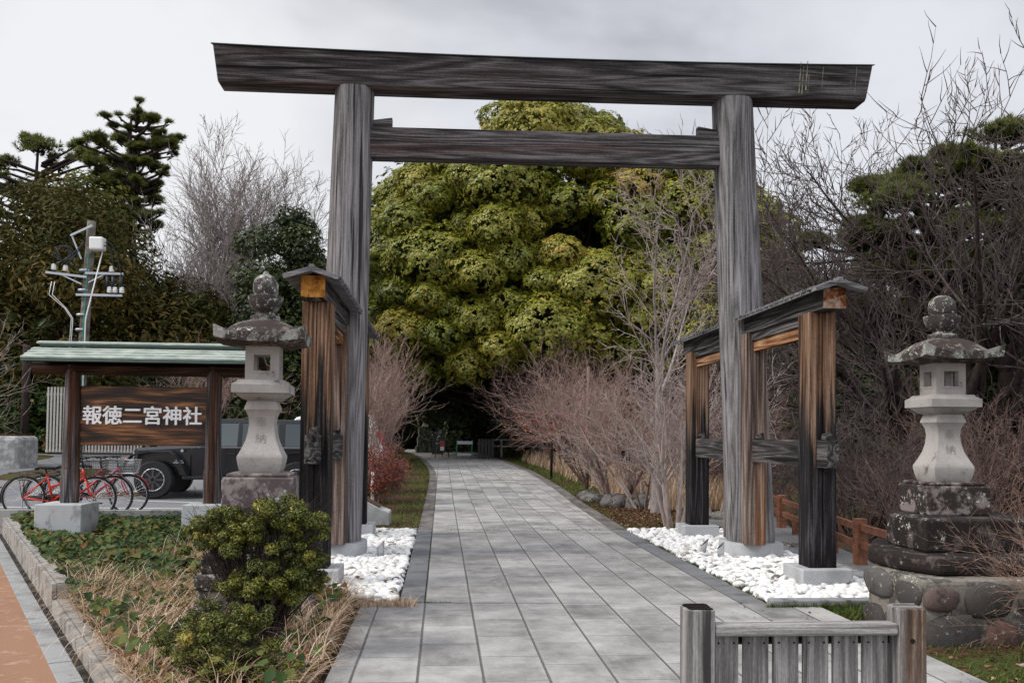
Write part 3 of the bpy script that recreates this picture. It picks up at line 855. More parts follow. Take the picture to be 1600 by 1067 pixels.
def rubble(parent, x0, x1, y0, y1, z0, z1, seed):
    r = random.Random(seed)
    MB().box(x0 + .02, x1 - .02, y0 + .02, y1 - .02, z0, z1).build('rubble_core', MMORT, parent, bevel=.03)
    V = []; F = []; val = []
    v0, f0 = ICO2
    def put(c, sz, nrm):
        b = len(V); t = r.random(); sd = [r.uniform(.75, 1.15) for _ in range(6)]; a = r.uniform(-.4, .4)
        for (x, y, z) in v0:
            k = 1 + .12 * math.sin(3 * x * sd[0] + 5 * sd[1]) * math.cos(4 * y * sd[2] + z * 3 * sd[3])
            X = [math.copysign(abs(q) ** .6, q) * k for q in (x, y, z)]
            sx_, sz_ = sz; xx = X[0] * math.cos(a) - X[2] * math.sin(a); zz = X[0] * math.sin(a) + X[2] * math.cos(a)
            if nrm == 'y': p = (c[0] + xx * sx_, c[1] + X[1] * .05, c[2] + zz * sz_)
            else: p = (c[0] + X[1] * .05, c[1] + xx * sx_, c[2] + zz * sz_)
            V.append(p); val.append(t)
        F.extend([tuple(i + b for i in f) for f in f0])
    for face in range(3):
        lo, hi = ((x0, x1), (y0, y1), (y0, y1))[face]
        rows = [(.03, .17), (.33, .1)]
        zc = z0 + .02
        for zr_, h_ in ((z0 + .15, .175), (z1 - .13, .145)):
            u = lo + .02
            while u < hi - .03:
                w_ = r.uniform(.12, .30); w_ = min(w_, (hi - u) / 2 + .02)
                hh_ = h_ * r.uniform(.6, 1.05)
                c_ = u + w_
                zz_ = zr_ + r.uniform(-.02, .02)
                if face == 0: put((c_, y0 + .03, zz_), (w_ * .93, hh_), 'y')
                elif face == 1: put((x0 + .03, c_, zz_), (w_ * .93, hh_), 'x')
                else: put((x1 - .03, c_, zz_), (w_ * .93, hh_), 'x')
                u += 2 * w_ + .015
    me = newmesh('facing_stones', V, np.array(F), MCOB, parent, smooth=True, val=val)
MMORT = stone('mortar', (.20, .185, .16), (.07, .062, .055), .35, .2, .25, 90, .5)
m = Mt('cobble', .8, .3); o = m.obj()
c = m.ramp(m.attr(), [(0, (.035, .034, .036)), (.3, (.11, .095, .08)), (.5, (.10, .045, .035)), (.7, (.10, .095, .09)), (1, (.05, .045, .042))])
c = m.mix(m.step(m.noise(o, 9, 6, .7), .5, .7), c, (.03, .025, .022))
c = m.mix(m.math('MULTIPLY', m.step(m.noise(o, 20, 6, .7), .60, .66), .6), c, (.4, .4, .38))
m.col(c); m.bump(m.noise(o, 40, 6), .5, .01); MCOB = m.m

# right lantern
L, zt = lantern('mossy stone lantern on stepped rubble base at the right', MLR, 1, -.01, 2)
boxp(L, 'plinth', MLC, -.275, .275, -.26, .26, zt - .03 - .25, zt - .03)
boxp(L, 'plinth_cap', MLC, -.25, .25, -.235, .235, zt - .03, zt)
zs = zt - .28
MB().prism([(-.515, -.63), (.58, -.63), (.58, .45), (-.25, .45), (-.515, .0)], .596, zs, 'xy').build('step', MLK, L, bevel=.018)
MB().prism([(-.58, -.94), (1.0, -.97), (1.0, .55), (-.45, .42), (-.79, -.20), (-.74, -.62)], .455, .594, 'xy').build('slab', MLK, L, bevel=.04)
MB().prism([(-.3, -.3), (.95, -.3), (.95, .5), (-.3, .36)], -.12, .453, 'xy').build('rear_footing', MMORT, L, bevel=.02)
rubble(L, -.84, 1.02, -1.14, -.24, -.12, .453, 5)
place(L, (4.40, 7.58, 0), 0)
# left lantern
L, zt = lantern('mossy stone lantern behind the green bush beside the sign', MLR, 0, .03, 9)
boxp(L, 'plinth', MLC2, -.275, .275, -.26, .26, zt - .03 - .25, zt - .03)
boxp(L, 'plinth_cap', MLC2, -.25, .25, -.235, .235, zt - .03, zt)
boxp(L, 'step', MLK, -.33, .36, -.36, .36, .56, zt - .28)
boxp(L, 'step', MLK, -.38, .47, -.48, .44, .42, .56)
MB().box(-.42, .44, -.54, .44, .30, .42).build('slab', MLL, L, bevel=.03)
rubble(L, -.42, .46, -.54, .48, -.1, .30, 8)
place(L, (-1.475, 7.55, 0), R(3.5))
# distant lantern on a tall mossy pedestal
L, zt = lantern('small far stone lantern on tall mossy pedestal at the end of the path', MLR, 1, .35, 4)
boxp(L, 'plinth', MLMOSS, -.36, .36, -.36, .36, zt - .55, zt)
boxp(L, 'step', MLMOSS, -.42, .42, -.42, .42, zt - 1.1, zt - .55)
boxp(L, 'step', MLMOSS, -.5, .5, -.5, .5, -.1, zt - 1.1)
L.scale = (1.1, 1.1, 1.0)
place(L, (-1.05, 56, Hz(-1.05, 56)), .1)

# ------------------------------------------------------------------ shrine name board
MLOGV = wood('sign_post_timber', 'z', ((.015, .013, .013), (.08, .072, .075), (.24, .23, .24)), 45, warm=(.52, (.10, .045, .025), (.22, .14, .10)))
MLOGX = wood('sign_beam_timber', 'x', ((.008, .005, .004), (.035, .02, .014), (.10, .06, .04)), 45)
m = Mt('board_grain', .45, .4); o = m.obj()
q = m.map(o, (.22, 1, 1)); nz = m.noise(q, 2.2, 3)
w = m.math('PINGPONG', m.math('MULTIPLY', m.noise(m.map(o, (.22, 1, 1)), 1.9, 2, .4), 15.0), 1.0)
g = m.math('ADD', m.math('MULTIPLY', w, .28), m.math('MULTIPLY', m.noise(m.map(o, (.06, 1, 1)), 40, 5), .75))
c = m.ramp(g, [(.34, (.008, .004, .002)), (.5, (.045, .018, .008)), (.62, (.15, .058, .02)), (.74, (.36, .17, .06))])
c = m.mix(m.math('MULTIPLY', m.step(nz, .62, .78), .6), c, (.33, .15, .055))
m.col(c); MSIGN = m.m
MCOPPER = None
m = Mt('patina_copper', .5, .4); o = m.obj()
c = m.ramp(m.noise(m.map(o, (.3, 1, 1)), 14, 5, .6), [(.3, (.20, .25, .22)), (.55, (.40, .45, .40)), (.75, (.58, .62, .56))])
m.col(c); MCOPPER = m.m
MCOPD = plain('dark_patina', (.06, .11, .098), .5, .4, var=.4)
MFOOT = stone('footing_concrete', (.44, .46, .47), (.28, .28, .28), .25, 0, .12, 150, .15)
MWHITE = plain('white_letters', (.95, .955, .97), .45, .4, var=.03)
S = thing('shrine_name_board', 'dark wooden shrine name board under green copper roof', 'sign', (-4.15, 12.8, 0))
for x, yb, hxx in ((-5.10, 12.82, .285), (-3.185, 12.82, .285)):
    o = MB()
    n = 28; ks = 8
    for i in range(ks + 1):
        t = i / ks; r = .118 - .02 * t; z = .52 + (2.42 - .52) * t
        for k in range(n):
            a = 2 * math.pi * k / n; o.v.append((x + .0 * t + r * math.cos(a), yb + r * math.sin(a), z))
    for i in range(ks):
        for k in range(n):
            a0 = i * n + k; a1 = i * n + (k + 1) % n; o.f.append((a0, a1, a1 + n, a0 + n))
    o = autosmooth(o.build('post', MLOGV, S))
    MB().lathe([(.121, .51), (.121, .98)], 28, (x, yb)).build('post_sleeve', MLOGV, o)
    MB().box(x - hxx - .02, x + hxx + .02, yb - .38, yb + .24, -.1, .525).build('footing', MFOOT, S, bevel=.012)
autosmooth(MB().tube([(-5.62, 12.82, 2.38), (-2.62, 12.82, 2.38)], .098, 20).build('roof_beam', MLOGX, S), 40)
MB().box(-5.0, -3.28, 12.83, 12.90, 1.315, 2.135).build('board', MSIGN, S, bevel=.01)
V, F = text_mesh('報徳二宮神社', .262, 0, .010)
V = np.array(V); w0 = V[:, 0].max() - V[:, 0].min(); V[:, 0] *= 1.60 / w0; V[:, 1] *= 1.04
xc = (V[:, 0].max() + V[:, 0].min()) / 2; yc = (V[:, 1].max() + V[:, 1].min()) / 2
V2 = np.stack([V[:, 0] - xc - 4.15, 12.818 - V[:, 2] * 1.0, V[:, 1] - yc + 1.735], 1)
VV = []; FF = []
for k_, (dx, dz) in enumerate(((0, 0), (.006, 0), (-.006, 0), (0, .004), (0, -.004), (.004, .003), (-.004, -.003))):
    b_ = len(VV); VV += [(p[0] + dx, p[1] - .0006 * k_, p[2] + dz) for p in V2]; FF += [tuple(i + b_ for i in f) for f in F]
tx = newmesh('lettering', VV, FF, MWHITE, S)
rf = MB(); X0, X1 = -5.58, -2.55
for s in (-1, 1):
    rf.add([(X0, 12.82, 2.66), (X1, 12.82, 2.66), (X1, 12.82 + s * .44, 2.47), (X0, 12.82 + s * .44, 2.47),
            (X0, 12.82, 2.62), (X1, 12.82, 2.62), (X1, 12.82 + s * .44, 2.43), (X0, 12.82 + s * .44, 2.43)],
           [(0, 1, 2, 3), (4, 5, 6, 7), (0, 1, 5, 4), (2, 3, 7, 6), (1, 2, 6, 5), (3, 0, 4, 7)])
rfo = rf.build('roof', MLOGX, S)
cs = MB(); cd = MB()
for s in (-1, 1):
    for k in range(4):
        y0 = .44 - k * .10; y1 = y0 - .092
        z0 = 2.474 + (.44 - y0) / .44 * .19; z1 = 2.474 + (.44 - y1) / .44 * .19
        ya, yb_ = 12.82 + s * (y0 + .012), 12.82 + s * y1
        cs.hexa([(X0 - .03, ya, z0 + .004), (X1, ya, z0 + .004), (X1, yb_, z1 + .004), (X0 - .03, yb_, z1 + .004),
                 (X0 - .03, ya, z0 + .030), (X1, ya, z0 + .030), (X1, yb_, z1 + .014), (X0 - .03, yb_, z1 + .014)])
    cd.box(X0 - .028, X1, 12.82 + s * .445 - .006, 12.82 + s * .445 + .006, 2.44, 2.474)
cs.build('copper_sheets', MCOPPER, rfo, bevel=.003); cd.build('copper_edge', MCOPD, rfo)
rc = MB().box(X0 + .06, X1, 12.74, 12.90, 2.675, 2.705); rc.build('ridge_base_board', MCOPD, rfo)  # narrow dark board set under the ridge cap
rc = MB().prism([(12.72, 2.705), (12.92, 2.705), (12.92, 2.73), (12.82, 2.75), (12.72, 2.73)], X0 + .02, X1, 'yz'); rc.build('ridge_cap', MCOPPER, rfo, bevel=.004)

# ------------------------------------------------------------------ timber barrier in the foreground
m = wood('barrier_timber', 'z', ((.095, .088, .086), (.175, .165, .163), (.36, .345, .34)), 60, warm=(.60, (.14, .09, .06), (.36, .28, .22)), bump=.8)
mt_ = m
MBV = m
MBH = wood('barrier_rail_timber', 'x', ((.10, .092, .09), (.225, .21, .205), (.45, .435, .43)), 60, warm=(.62, (.16, .10, .07), (.4, .32, .26)), bump=.8)
MKNOT = plain('knot', (.02, .015, .013), .9, .1)
B = thing('timber_barrier', 'low weathered grey timber barrier with vertical slats in the foreground', 'barrier', (1.63, 3.95, 0))
for x in (1.15, 2.12):
    mb = MB(); h = .063
    V = []; n = 5
    b = len(mb.v)
    mb.box(x - h, x + h, 3.90, 3.90 + 2 * h, -.1, .742)
    p = mb.build('post', MBV, B, bevel=.006)
    # split, eroded end grain
    g = MB()
    for k in range(9):
        y0 = 3.90 + .006 + k * .0128; hh = .742 + rnd.uniform(.001, .010)
        xa = x - h + rnd.uniform(.004, .02); xb = x + h - rnd.uniform(.004, .02)
        g.box(xa, xb, y0, y0 + rnd.uniform(.006, .011), .735, hh)
    g.build('end_grain', MKNOT if x < 1.5 else MBH, p)
MB().box(1.214, 2.056, 3.905, 3.985, .622, .677).build('top_rail', MBH, B, bevel=.012)
MB().box(1.214, 2.056, 3.99, 4.02, .57, .618).build('back_rail', MDARK, B, bevel=.004)
for k in range(6):
    x0 = 1.222 + k * .1385
    sl_ = MB().box(x0, x0 + .114, 3.955, 3.986, -.05, .6195).build('slat', MBV, B, bevel=.004)
    nl = MB()
    for dx in (.022, .092):
        nl.tube([(x0 + dx, 3.951, .585), (x0 + dx, 3.956, .585)], .0045, 8)
    build_split(nl, 'nail', MKNOT, sl_)
kn = MB()
kn.tube([(2.115, 3.8965, .60), (2.115, 3.901, .60)], .011, 12)
kn.build('knot', MKNOT, B)
# ------------------------------------------------------------------ bicycles
MRED = plain('red_frame_paint', (.62, .035, .012), .3, .5, var=.05)
MRED2 = plain('crimson_paint', (.42, .012, .03), .3, .5, var=.05)
MBLK = plain('black_rubber', (.012, .012, .013), .6, .4)
MBLKP = plain('black_paint', (.012, .012, .014), .35, .5)
MCHR = plain('chrome', (.55, .56, .58), .25, .5, metal=.9, var=.05)
MGREYP = plain('grey_plastic', (.05, .05, .055), .5, .4)
MREFL = plain('red_reflector', (.35, .01, .01), .25, .6)

def bicycle(label, fm, fenderm, grp):
    b = thing('bicycle', label, 'bicycle', (0, 0, 0), grp)
    for x in (-.55, .55):
        w = MB().torus((x, 0, .34), .325, .017, 48, 8).build('wheel', MBLK, b, smooth=True)
        MB().torus((x, 0, .34), .300, .008, 48, 6, tw=.012).build('rim', MCHR, w, smooth=True)
        sp = MB()
        for k in range(28):
            a = 2 * math.pi * k / 28; a2 = a + .35 * (1 if k % 2 else -1)
            sp.tube([(x + .02 * math.cos(a2), (.02 if k % 4 < 2 else -.02), .34 + .02 * math.sin(a2)), (x + .298 * math.cos(a), 0, .34 + .298 * math.sin(a))], .0016, 4, False)
        sp.tube([(x, -.035, .34), (x, .035, .34)], .022, 10)
        sp.build('spokes', MCHR, w)
        fe = MB().torus((x, 0, .34), .355, .004, 26, 6, a0=(20 if x < 0 else 15), a1=(195 if x < 0 else 165), tw=.024)
        fe.build('mudguard', fenderm if x > 0 else MBLKP, b, smooth=True)
    fr = MB()
    HT, HB, BB, ST = (.355, 0, .80), (.40, 0, .63), (-.10, 0, .285), (-.20, 0, .68)
    fr.tube([HT, HB], .021, 10)
    fr.tube([(.37, 0, .76), (.15, 0, .60), (-.165, 0, .50)], .0165, 10)
    fr.tube([(.39, 0, .67), (.15, 0, .48), BB], .019, 10)
    fr.tube([(-.205, 0, .72), BB], .0165, 10)
    for s in (-1, 1):
        fr.tube([(-.55, s * .055, .34), (-.34, s * .035, .30), (BB[0], s * .02, BB[2])], .0105, 8)
        fr.tube([(-.55, s * .055, .34), (-.21, s * .02, .64)], .0095, 8)
        fr.tube([(.405, s * .03, .62), (.455, s * .055, .50), (.50, s * .058, .40), (.55, s * .058, .34)], .012, 8)
    fr.tube([(.40, -.03, .625), (.40, .03, .625)], .018, 8)
    fr.build('frame', fm, b, smooth=True)
    hb = MB()
    hb.tube([(.36, 0, .78), (.335, 0, .93), (.34, 0, .955)], .014, 8)
    for s in (-1, 1): hb.tube([(.34, 0, .955), (.36, s * .10, .985), (.32, s * .22, .99), (.17, s * .27, .965)], .011, 8)
    hb.build('handlebar', MBLKP, b, smooth=True)
    gp = MB()
    for s in (-1, 1):
        gp.tube([(.26, s * .25, .978), (.15, s * .275, .962)], .017, 8)
        gp.tube([(.30, s * .215, .965), (.33, s * .24, .93), (.24, s * .27, .91)], .006, 6)
    build_split(gp, 'grip', MBLK, b, smooth=True)
    sa = MB()
    V = []
    for i, (x, w, z) in enumerate(((-.36, .10, .80), (-.30, .105, .825), (-.22, .075, .815), (-.12, .03, .81), (-.075, .018, .80))):
        for k in range(10):
            a = 2 * math.pi * k / 10; V.append((x, w * math.cos(a), z + .028 * math.sin(a)))
    sa.v = V
    sa.f = [(i * 10 + k, i * 10 + (k + 1) % 10, (i + 1) * 10 + (k + 1) % 10, (i + 1) * 10 + k) for i in range(4) for k in range(10)] + [tuple(range(9, -1, -1)), tuple(range(40, 50))]
    sa.tube([(-.205, 0, .71), (-.225, 0, .80)], .013, 8); sa.build('saddle', MBLK, b, smooth=True)
    rk = MB()
    for y in (-.06, 0, .06): rk.tube([(-.26, y, .70), (-.30, y, .725), (-.78, y, .735)], .006, 6)
    for x in (-.35, -.5, -.65, -.78): rk.tube([(x, -.06, .735), (x, .06, .735)], .005, 6)
    for s in (-1, 1):
        rk.tube([(-.62, s * .06, .735), (-.55, s * .065, .34)], .005, 6); rk.tube([(-.5, s * .06, .735), (-.55, s * .065, .34)], .005, 6)
    rk.build('rear_rack', MBLKP, b, smooth=True)
    bk = MB(); x0, x1, z0, z1 = .42, .66, .70, .93
    def q(t, u, lev):   # tapered basket walls
        s_ = .80 + .20 * lev
        return ((.54 + (t - .5) * .30 * s_), (u - .5) * .36 * s_, z0 + (z1 - z0) * lev)
    for k in range(11):
        t = k / 10
        for u in (0, 1): bk.tube([q(t, u, 0), q(t, u, 1)], .0018, 4, False)
        for u in (0, 1): bk.tube([q(u, t, 0), q(u, t, 1)], .0018, 4, False)
        bk.tube([q(t, 0, 0), q(t, 1, 0)], .0018, 4, False); bk.tube([q(0, t, 0), q(1, t, 0)], .0018, 4, False)
    for lv in (0, .2, .4, .6, .8, 1):
        rr = .005 if lv in (0, 1) else .0018
        P = [q(0, 0, lv), q(1, 0, lv), q(1, 1, lv), q(0, 1, lv), q(0, 0, lv)]
        for a_, c_ in zip(P, P[1:]): bk.tube([a_, c_], rr, 5, False)
    bk.build('basket', MBLKP if fenderm is not MRED2 else MCHR, b)
    cg = MB().box(-.53, -.02, .045, .065, .285, .365).build('chain_guard', MBLKP, b, bevel=.02)
    MB().torus((-.10, .05, .285), .075, .006, 24, 6).build('chainring', MBLKP, b)
    for s in (-1, 1):
        ck = MB().tube([(-.10, s * .07, .285), (-.10 + s * .12, s * .085, .285 - s * .11)], .009, 6).build('crank', MBLKP, b)
        MB().box(-.15 + s * .12, -.05 + s * .12, s * .11 - .035, s * .11 + .035, .275 - s * .11, .295 - s * .11).build('pedal', MBLKP, ck)
    build_split(MB().tube([(-.55, .07, .34), (-.50, .14, .01)], .009, 6).tube([(-.55, -.07, .34), (-.50, -.14, .01)], .009, 6), 'stand_leg', MCHR, b)
    MB().lathe([(.024, -.012), (.03, 0), (.024, .012)], 12).build('reflector', MREFL, b).location = (-.915, 0, .50)
    return b
bikes = [('bright red step-through bicycle, nearest of the row behind the sign', MRED, MBLKP, -6.12, 14.98, .02),
         ('middle red bicycle of the row, its dark basket between two others', MRED2, MBLKP, -5.99, 15.42, -.03),
         ('farthest bicycle with red front mudguard and chrome wire basket', MRED2, MRED2, -5.88, 15.86, -.02)]
for lab, fm, fe, x, y, a in bikes:
    b = bicycle(lab, fm, fe, 'bicycles parked behind the name board'); place(b, (x, y, float(lotz(y))), a)

# ------------------------------------------------------------------ black off-road car
MCARB = Mt('black_car_paint', .22, .5); MCARB.col((.006, .007, .010)); MCARB.b.inputs['Coat Weight'].default_value = .6; MCARB.b.inputs['Coat Roughness'].default_value = .08; MCARB = MCARB.m
MCARP = plain('black_trim', (.009, .010, .013), .35, .5)
m = Mt('car_glass', .06, .6); m.col((.03, .045, .05)); m.b.inputs['Transmission Weight'].default_value = .0; m.b.inputs['Coat Weight'].default_value = 1.0
MGLS = m.m
m = Mt('bright_glass', .05, .6); m.col((.16, .18, .18)); m.b.inputs['Metallic'].default_value = .8; MGLS2 = m.m
MAMB = plain('amber_lens', (.8, .18, .03), .3, .5)
MWHT = plain('white_car_paint', (.72, .73, .75), .3, .5, var=.03)
MTAIL = plain('red_lens', (.55, .01, .015), .2, .6)
MALU = plain('alloy', (.50, .51, .53), .3, .5, metal=.8, var=.1)

def wheel(parent, x, y, r, w, rimm, side, z=None, spokes=8):
    z = r if z is None else z
    mb = MB()
    prof = [(r * .60, -w / 2), (r * .93, -w / 2), (r, -w * .36), (r, w * .36), (r * .93, w / 2), (r * .60, w / 2)]
    n = 44; b = 0
    for rr, yy_ in prof:
        for k in range(n):
            a = 2 * math.pi * k / n; rk = rr * (1.0 + (.012 if (k % 2 and rr > r * .9) else 0)); mb.v.append((x + rk * math.cos(a), y + yy_, z + rk * math.sin(a)))
    for i in range(len(prof) - 1):
        for k in range(n): mb.f.append((i * n + k, i * n + (k + 1) % n, (i + 1) * n + (k + 1) % n, (i + 1) * n + k))
    mb.f.append(tuple(range(n))); mb.f.append(tuple((len(prof) - 1) * n + k for k in range(n)))
    t = mb.build('wheel', MBLK, parent)
    rm = MB(); yo = y + side * (w / 2 + .004)
    rm.torus((x, yo, z), r * .585, r * .035, 40, 6)
    rim = rm.build('rim_ring', rimm, t, smooth=True)
    sp = MB()
    for k in range(spokes):
        a = 2 * math.pi * k / spokes
        sp.bar((x + r * .12 * math.cos(a), yo, z + r * .12 * math.sin(a)), (x + r * .56 * math.cos(a), yo, z + r * .56 * math.sin(a)), .045, .02, up=(0, 1, 0))
    sp.torus((x, yo, z), r * .14, r * .06, 20, 6)
    for k in range(spokes * 2):
        a = 2 * math.pi * (k + .5) / (spokes * 2)
        sp.torus((x + r * .585 * math.cos(a), yo + side * .01, z + r * .585 * math.sin(a)), .004, .007, 6, 5)
    sp.build('rim_spokes', MGREYP, t)
    return t

J = thing('offroad_car', 'boxy black off-road car parked behind the name board', 'car', (0, 0, 0))
w = .80
body = MB()
# tub and bonnet as longitudinal sections (half width, bottom, top)
secs = [(.28, .56, .55, 1.02), (.33, .60, .52, 1.06), (1.45, .72, .48, 1.13), (1.50, .80, .45, 1.13), (4.42, .80, .45, 1.13), (4.46, .78, .47, 1.11)]
for x, hw, zb, zt_ in secs:
    body.v += [(x, -hw, zb), (x, hw, zb), (x, hw + .0, zt_ - .06), (x, hw - .05, zt_), (x, -hw + .05, zt_), (x, -hw, zt_ - .06)]
for i in range(len(secs) - 1):
    for k in range(6): body.f.append((i * 6 + k, i * 6 + (k + 1) % 6, (i + 1) * 6 + (k + 1) % 6, (i + 1) * 6 + k))
body.f += [tuple(range(5, -1, -1)), tuple((len(secs) - 1) * 6 + k for k in range(6))]
bo = autosmooth(body.build('body', MCARB, J), 30)
top = MB()
for x, hw, zz in ((1.50, .72, 1.13), (1.85, .66, 1.655), (4.36, .66, 1.655), (4.42, .74, 1.13)):
    pass
top.hexa([(1.78, -.66, 1.60), (4.38, -.66, 1.60), (4.38, .66, 1.60), (1.78, .66, 1.60), (1.84, -.63, 1.69), (4.36, -.63, 1.69), (4.36, .63, 1.69), (1.84, .63, 1.69)])
for s in (-1, 1):
    for (xa, xb, xta, xtb) in ((1.50, 1.60, 1.80, 1.88), (2.42, 2.52, 2.44, 2.52), (3.28, 3.42, 3.28, 3.42), (4.22, 4.42, 4.24, 4.36)):
        y0, y1 = s * .775, s * .66
        top.hexa([(xa, y0 - .03 * s, 1.11), (xb, y0 - .03 * s, 1.11), (xb, y0, 1.11), (xa, y0, 1.11), (xta, y1 - .03 * s, 1.61), (xtb, y1 - .03 * s, 1.61), (xtb, y1, 1.61), (xta, y1, 1.61)])
top.build('hard_top', MCARP, J, bevel=.012)
gl_ = MB(); g2 = MB()
for s in (-1, 1):
    for i, (xa, xb, xta, xtb) in enumerate(((1.60, 2.42, 1.88, 2.44), (2.52, 3.28, 2.52, 3.28), (3.42, 4.22, 3.42, 4.24))):
        y0, y1 = s * .765, s * .665
        (g2 if i == 0 else gl_).hexa([(xa, y0 - .012 * s, 1.12), (xb, y0 - .012 * s, 1.12), (xb, y0, 1.12), (xa, y0, 1.12), (xta, y1 - .012 * s, 1.60), (xtb, y1 - .012 * s, 1.60), (xtb, y1, 1.60), (xta, y1, 1.60)])
build_split(gl_, 'side_window', MGLS, J); build_split(g2, 'side_window', MGLS2, J)
MB().hexa([(1.52, -.70, 1.12), (1.55, -.70, 1.12), (1.55, .70, 1.12), (1.52, .70, 1.12), (1.80, -.63, 1.60), (1.83, -.63, 1.60), (1.83, .63, 1.60), (1.80, .63, 1.60)]).build('windscreen', MGLS, J)
for x in (.75, 3.70):
    for s in (-1, 1):
        f = MB()
        P = [(-.62, .46), (-.60, .72), (-.45, .90), (-.12, .97), (.30, .97), (.42, .90), (.58, .66), (.68, .46)]
        for (a0, z0_), (a1, z1_) in zip(P, P[1:]):
            y0, y1 = s * .70, s * .93
            f.hexa([(x + a0, y0, z0_), (x + a1, y0, z1_), (x + a1, y1, z1_), (x + a0, y1, z0_), (x + a0, y0, z0_ + .035), (x + a1, y0, z1_ + .035), (x + a1, y1, z1_ + .03), (x + a0, y1, z0_ + .03)])
        f.build('wheel_arch', MCARP, J, bevel=.008)
        if x < 1: 
            MB().box(x - .60, x - .52, s * .83 - .04, s * .83 + .04, .78, .84).build('indicator', MAMB, J, bevel=.01)
        wheel(J, x, s * .80, .395, .25, MALU, s)
MB().box(.0, .26, -.80, .80, .50, .70).build('bumper', MCARP, J, bevel=.04)
gr = MB().box(.24, .30, -.55, .55, .58, 1.02)
gr.build('grille', MCARP, J, bevel=.02)
hl = MB()
for s in (-1, 1): hl.lathe([(.09, 0), (.085, .03)], 20)
MB().tube([(.20, -.42, .86), (.255, -.42, .86)], .09, 20).build('headlight', MALU, J); MB().tube([(.20, .42, .86), (.255, .42, .86)], .09, 20).build('headlight', MALU, J)
MB().box(1.32, 3.1, -.86, -.76, .40, .47).build('side_step', MCARP, J, bevel=.015)
for s in (-1, 1):
    MB().box(1.62, 1.74, s * .82 - .0, s * .82 + s * .14, 1.14, 1.32).build('mirror', MCARP, J, bevel=.03)
    sm_ = MB()
    for x in (1.58, 2.47, 3.35): sm_.box(x, x + .008, s * .8015 - .002, s * .8015 + .002, .50, 1.10)
    sm_.box(1.2, 4.4, s * .8015 - .002, s * .8015 + .002, 1.035, 1.043); build_split(sm_, 'door_seam', MBLK, J)
    hn = MB()
    for x in (2.25, 3.15): hn.box(x, x + .13, s * .81 - .015, s * .81 + .015, .93, .965)
    build_split(hn, 'door_handle', MCARP, J, bevel=.006)
bd = MB().box(1.12, 1.34, -.806, -.80, .745, .765).box(1.16, 1.32, -.806, -.80, .79, .805)
build_split(bd, 'badge_strip', MALU, J)
MB().tube([(1.30, -.80, 1.01), (1.30, -.812, 1.01)], .03, 16).build('fuel_cap', MALU, J)
MB().tube([(4.48, 0, 1.0), (4.68, 0, 1.0)], .38, 32).build('spare_wheel', MBLK, J, bevel=.03)
for s in (-1, 1): MB().box(4.40, 4.50, s * .70 - .07, s * .70 + .07, .80, 1.0).build('tail_light', MTAIL, J, bevel=.01)
place(J, (-6.80, 20.25, float(lotz(20.2))), R(1.5))

# small white car behind it: only its roof and tail show
C = thing('white_car', 'white compact car, its roof rising behind the black off-road car', 'car', (0, 0, 0))
prof = [(0, .35), (.02, .75), (.25, .88), (.75, 1.0), (1.35, 1.62), (1.75, 1.74), (2.6, 1.76), (3.25, 1.70), (3.42, 1.15), (3.48, .95), (3.5, .4), (3.3, .28), (.15, .28)]
bd = MB(); n = len(prof)
for hw, sc in ((-.76, 1), (-.72, 1), (.72, 1), (.76, 1)):
    for x, z in prof:
        k = 1 - .03 * (abs(hw) > .74)
        inn = .0 if z < 1.0 else (z - 1.0) * .16 * (1 if hw > 0 else -1)
        bd.v.append((1.75 + (x - 1.75) * k, hw - inn, .3 + (z - .3) * k))
for i in range(3):
    for k in range(n): bd.f.append((i * n + k, i * n + (k + 1) % n, (i + 1) * n + (k + 1) % n, (i + 1) * n + k))
bd.f += [tuple(range(n)), tuple(3 * n + k for k in range(n - 1, -1, -1))]
autosmooth(bd.build('body', MWHT, C), 40)
MB().hexa([(3.40, -.60, 1.12), (3.455, -.60, 1.12), (3.455, .60, 1.12), (3.40, .60, 1.12), (3.20, -.55, 1.62), (3.30, -.55, 1.62), (3.30, .55, 1.62), (3.20, .55, 1.62)]).build('rear_window', MGLS, C)
sw = MB()
for s in (-1, 1): sw.hexa([(1.0, s * .72 - .02, 1.03), (3.1, s * .72 - .02, 1.03), (3.1, s * .74, 1.03), (1.0, s * .74, 1.03), (1.5, s * .645 - .02, 1.55), (3.0, s * .645 - .02, 1.55), (3.0, s * .665, 1.55), (1.5, s * .665, 1.55)])
build_split(sw, 'side_window', MGLS, C)
for s in (-1, 1):
    MB().box(3.30, 3.49, s * .66 - .07, s * .66 + .07, .92, 1.30).build('tail_light', MTAIL, C, bevel=.02)
    for x in (.65, 2.9): wheel(C, x, s * .68, .28, .16, MALU, s)
place(C, (-4.95, 23.2, float(lotz(23.2))), 0)
# red car glimpsed far behind under the board
C = thing('red_car', 'low dark red car far behind, seen just under the name board', 'car', (0, 0, 0))
bd = MB(); prof = [(0, .3), (0, .7), (.9, .85), (1.6, 1.35), (3.0, 1.38), (3.7, .95), (4.1, .9), (4.15, .35)]; n = len(prof)
for hw in (-.8, .8):
    for x, z in prof: bd.v.append((x, hw * (1 if z < 1 else .85), z))
bd.f = [(k, (k + 1) % n, (k + 1) % n + n, k + n) for k in range(n)] + [tuple(range(n)), tuple(range(2 * n - 1, n - 1, -1))]
bd.build('body', MRED2, C, bevel=.05)
gl_ = MB()
for s in (-1, 1): gl_.hexa([(1.2, s * .79, .92), (3.4, s * .79, .92), (3.4, s * .80, .92), (1.2, s * .80, .92), (1.7, s * .70, 1.32), (2.95, s * .70, 1.32), (2.95, s * .71, 1.32), (1.7, s * .71, 1.32)])
build_split(gl_, 'side_window', MGLS, C)
for s in (-1, 1):
    for x in (.75, 3.3): wheel(C, x, s * .74, .30, .18, MALU, s)
place(C, (-10.2, 34, float(lotz(34))), 0)

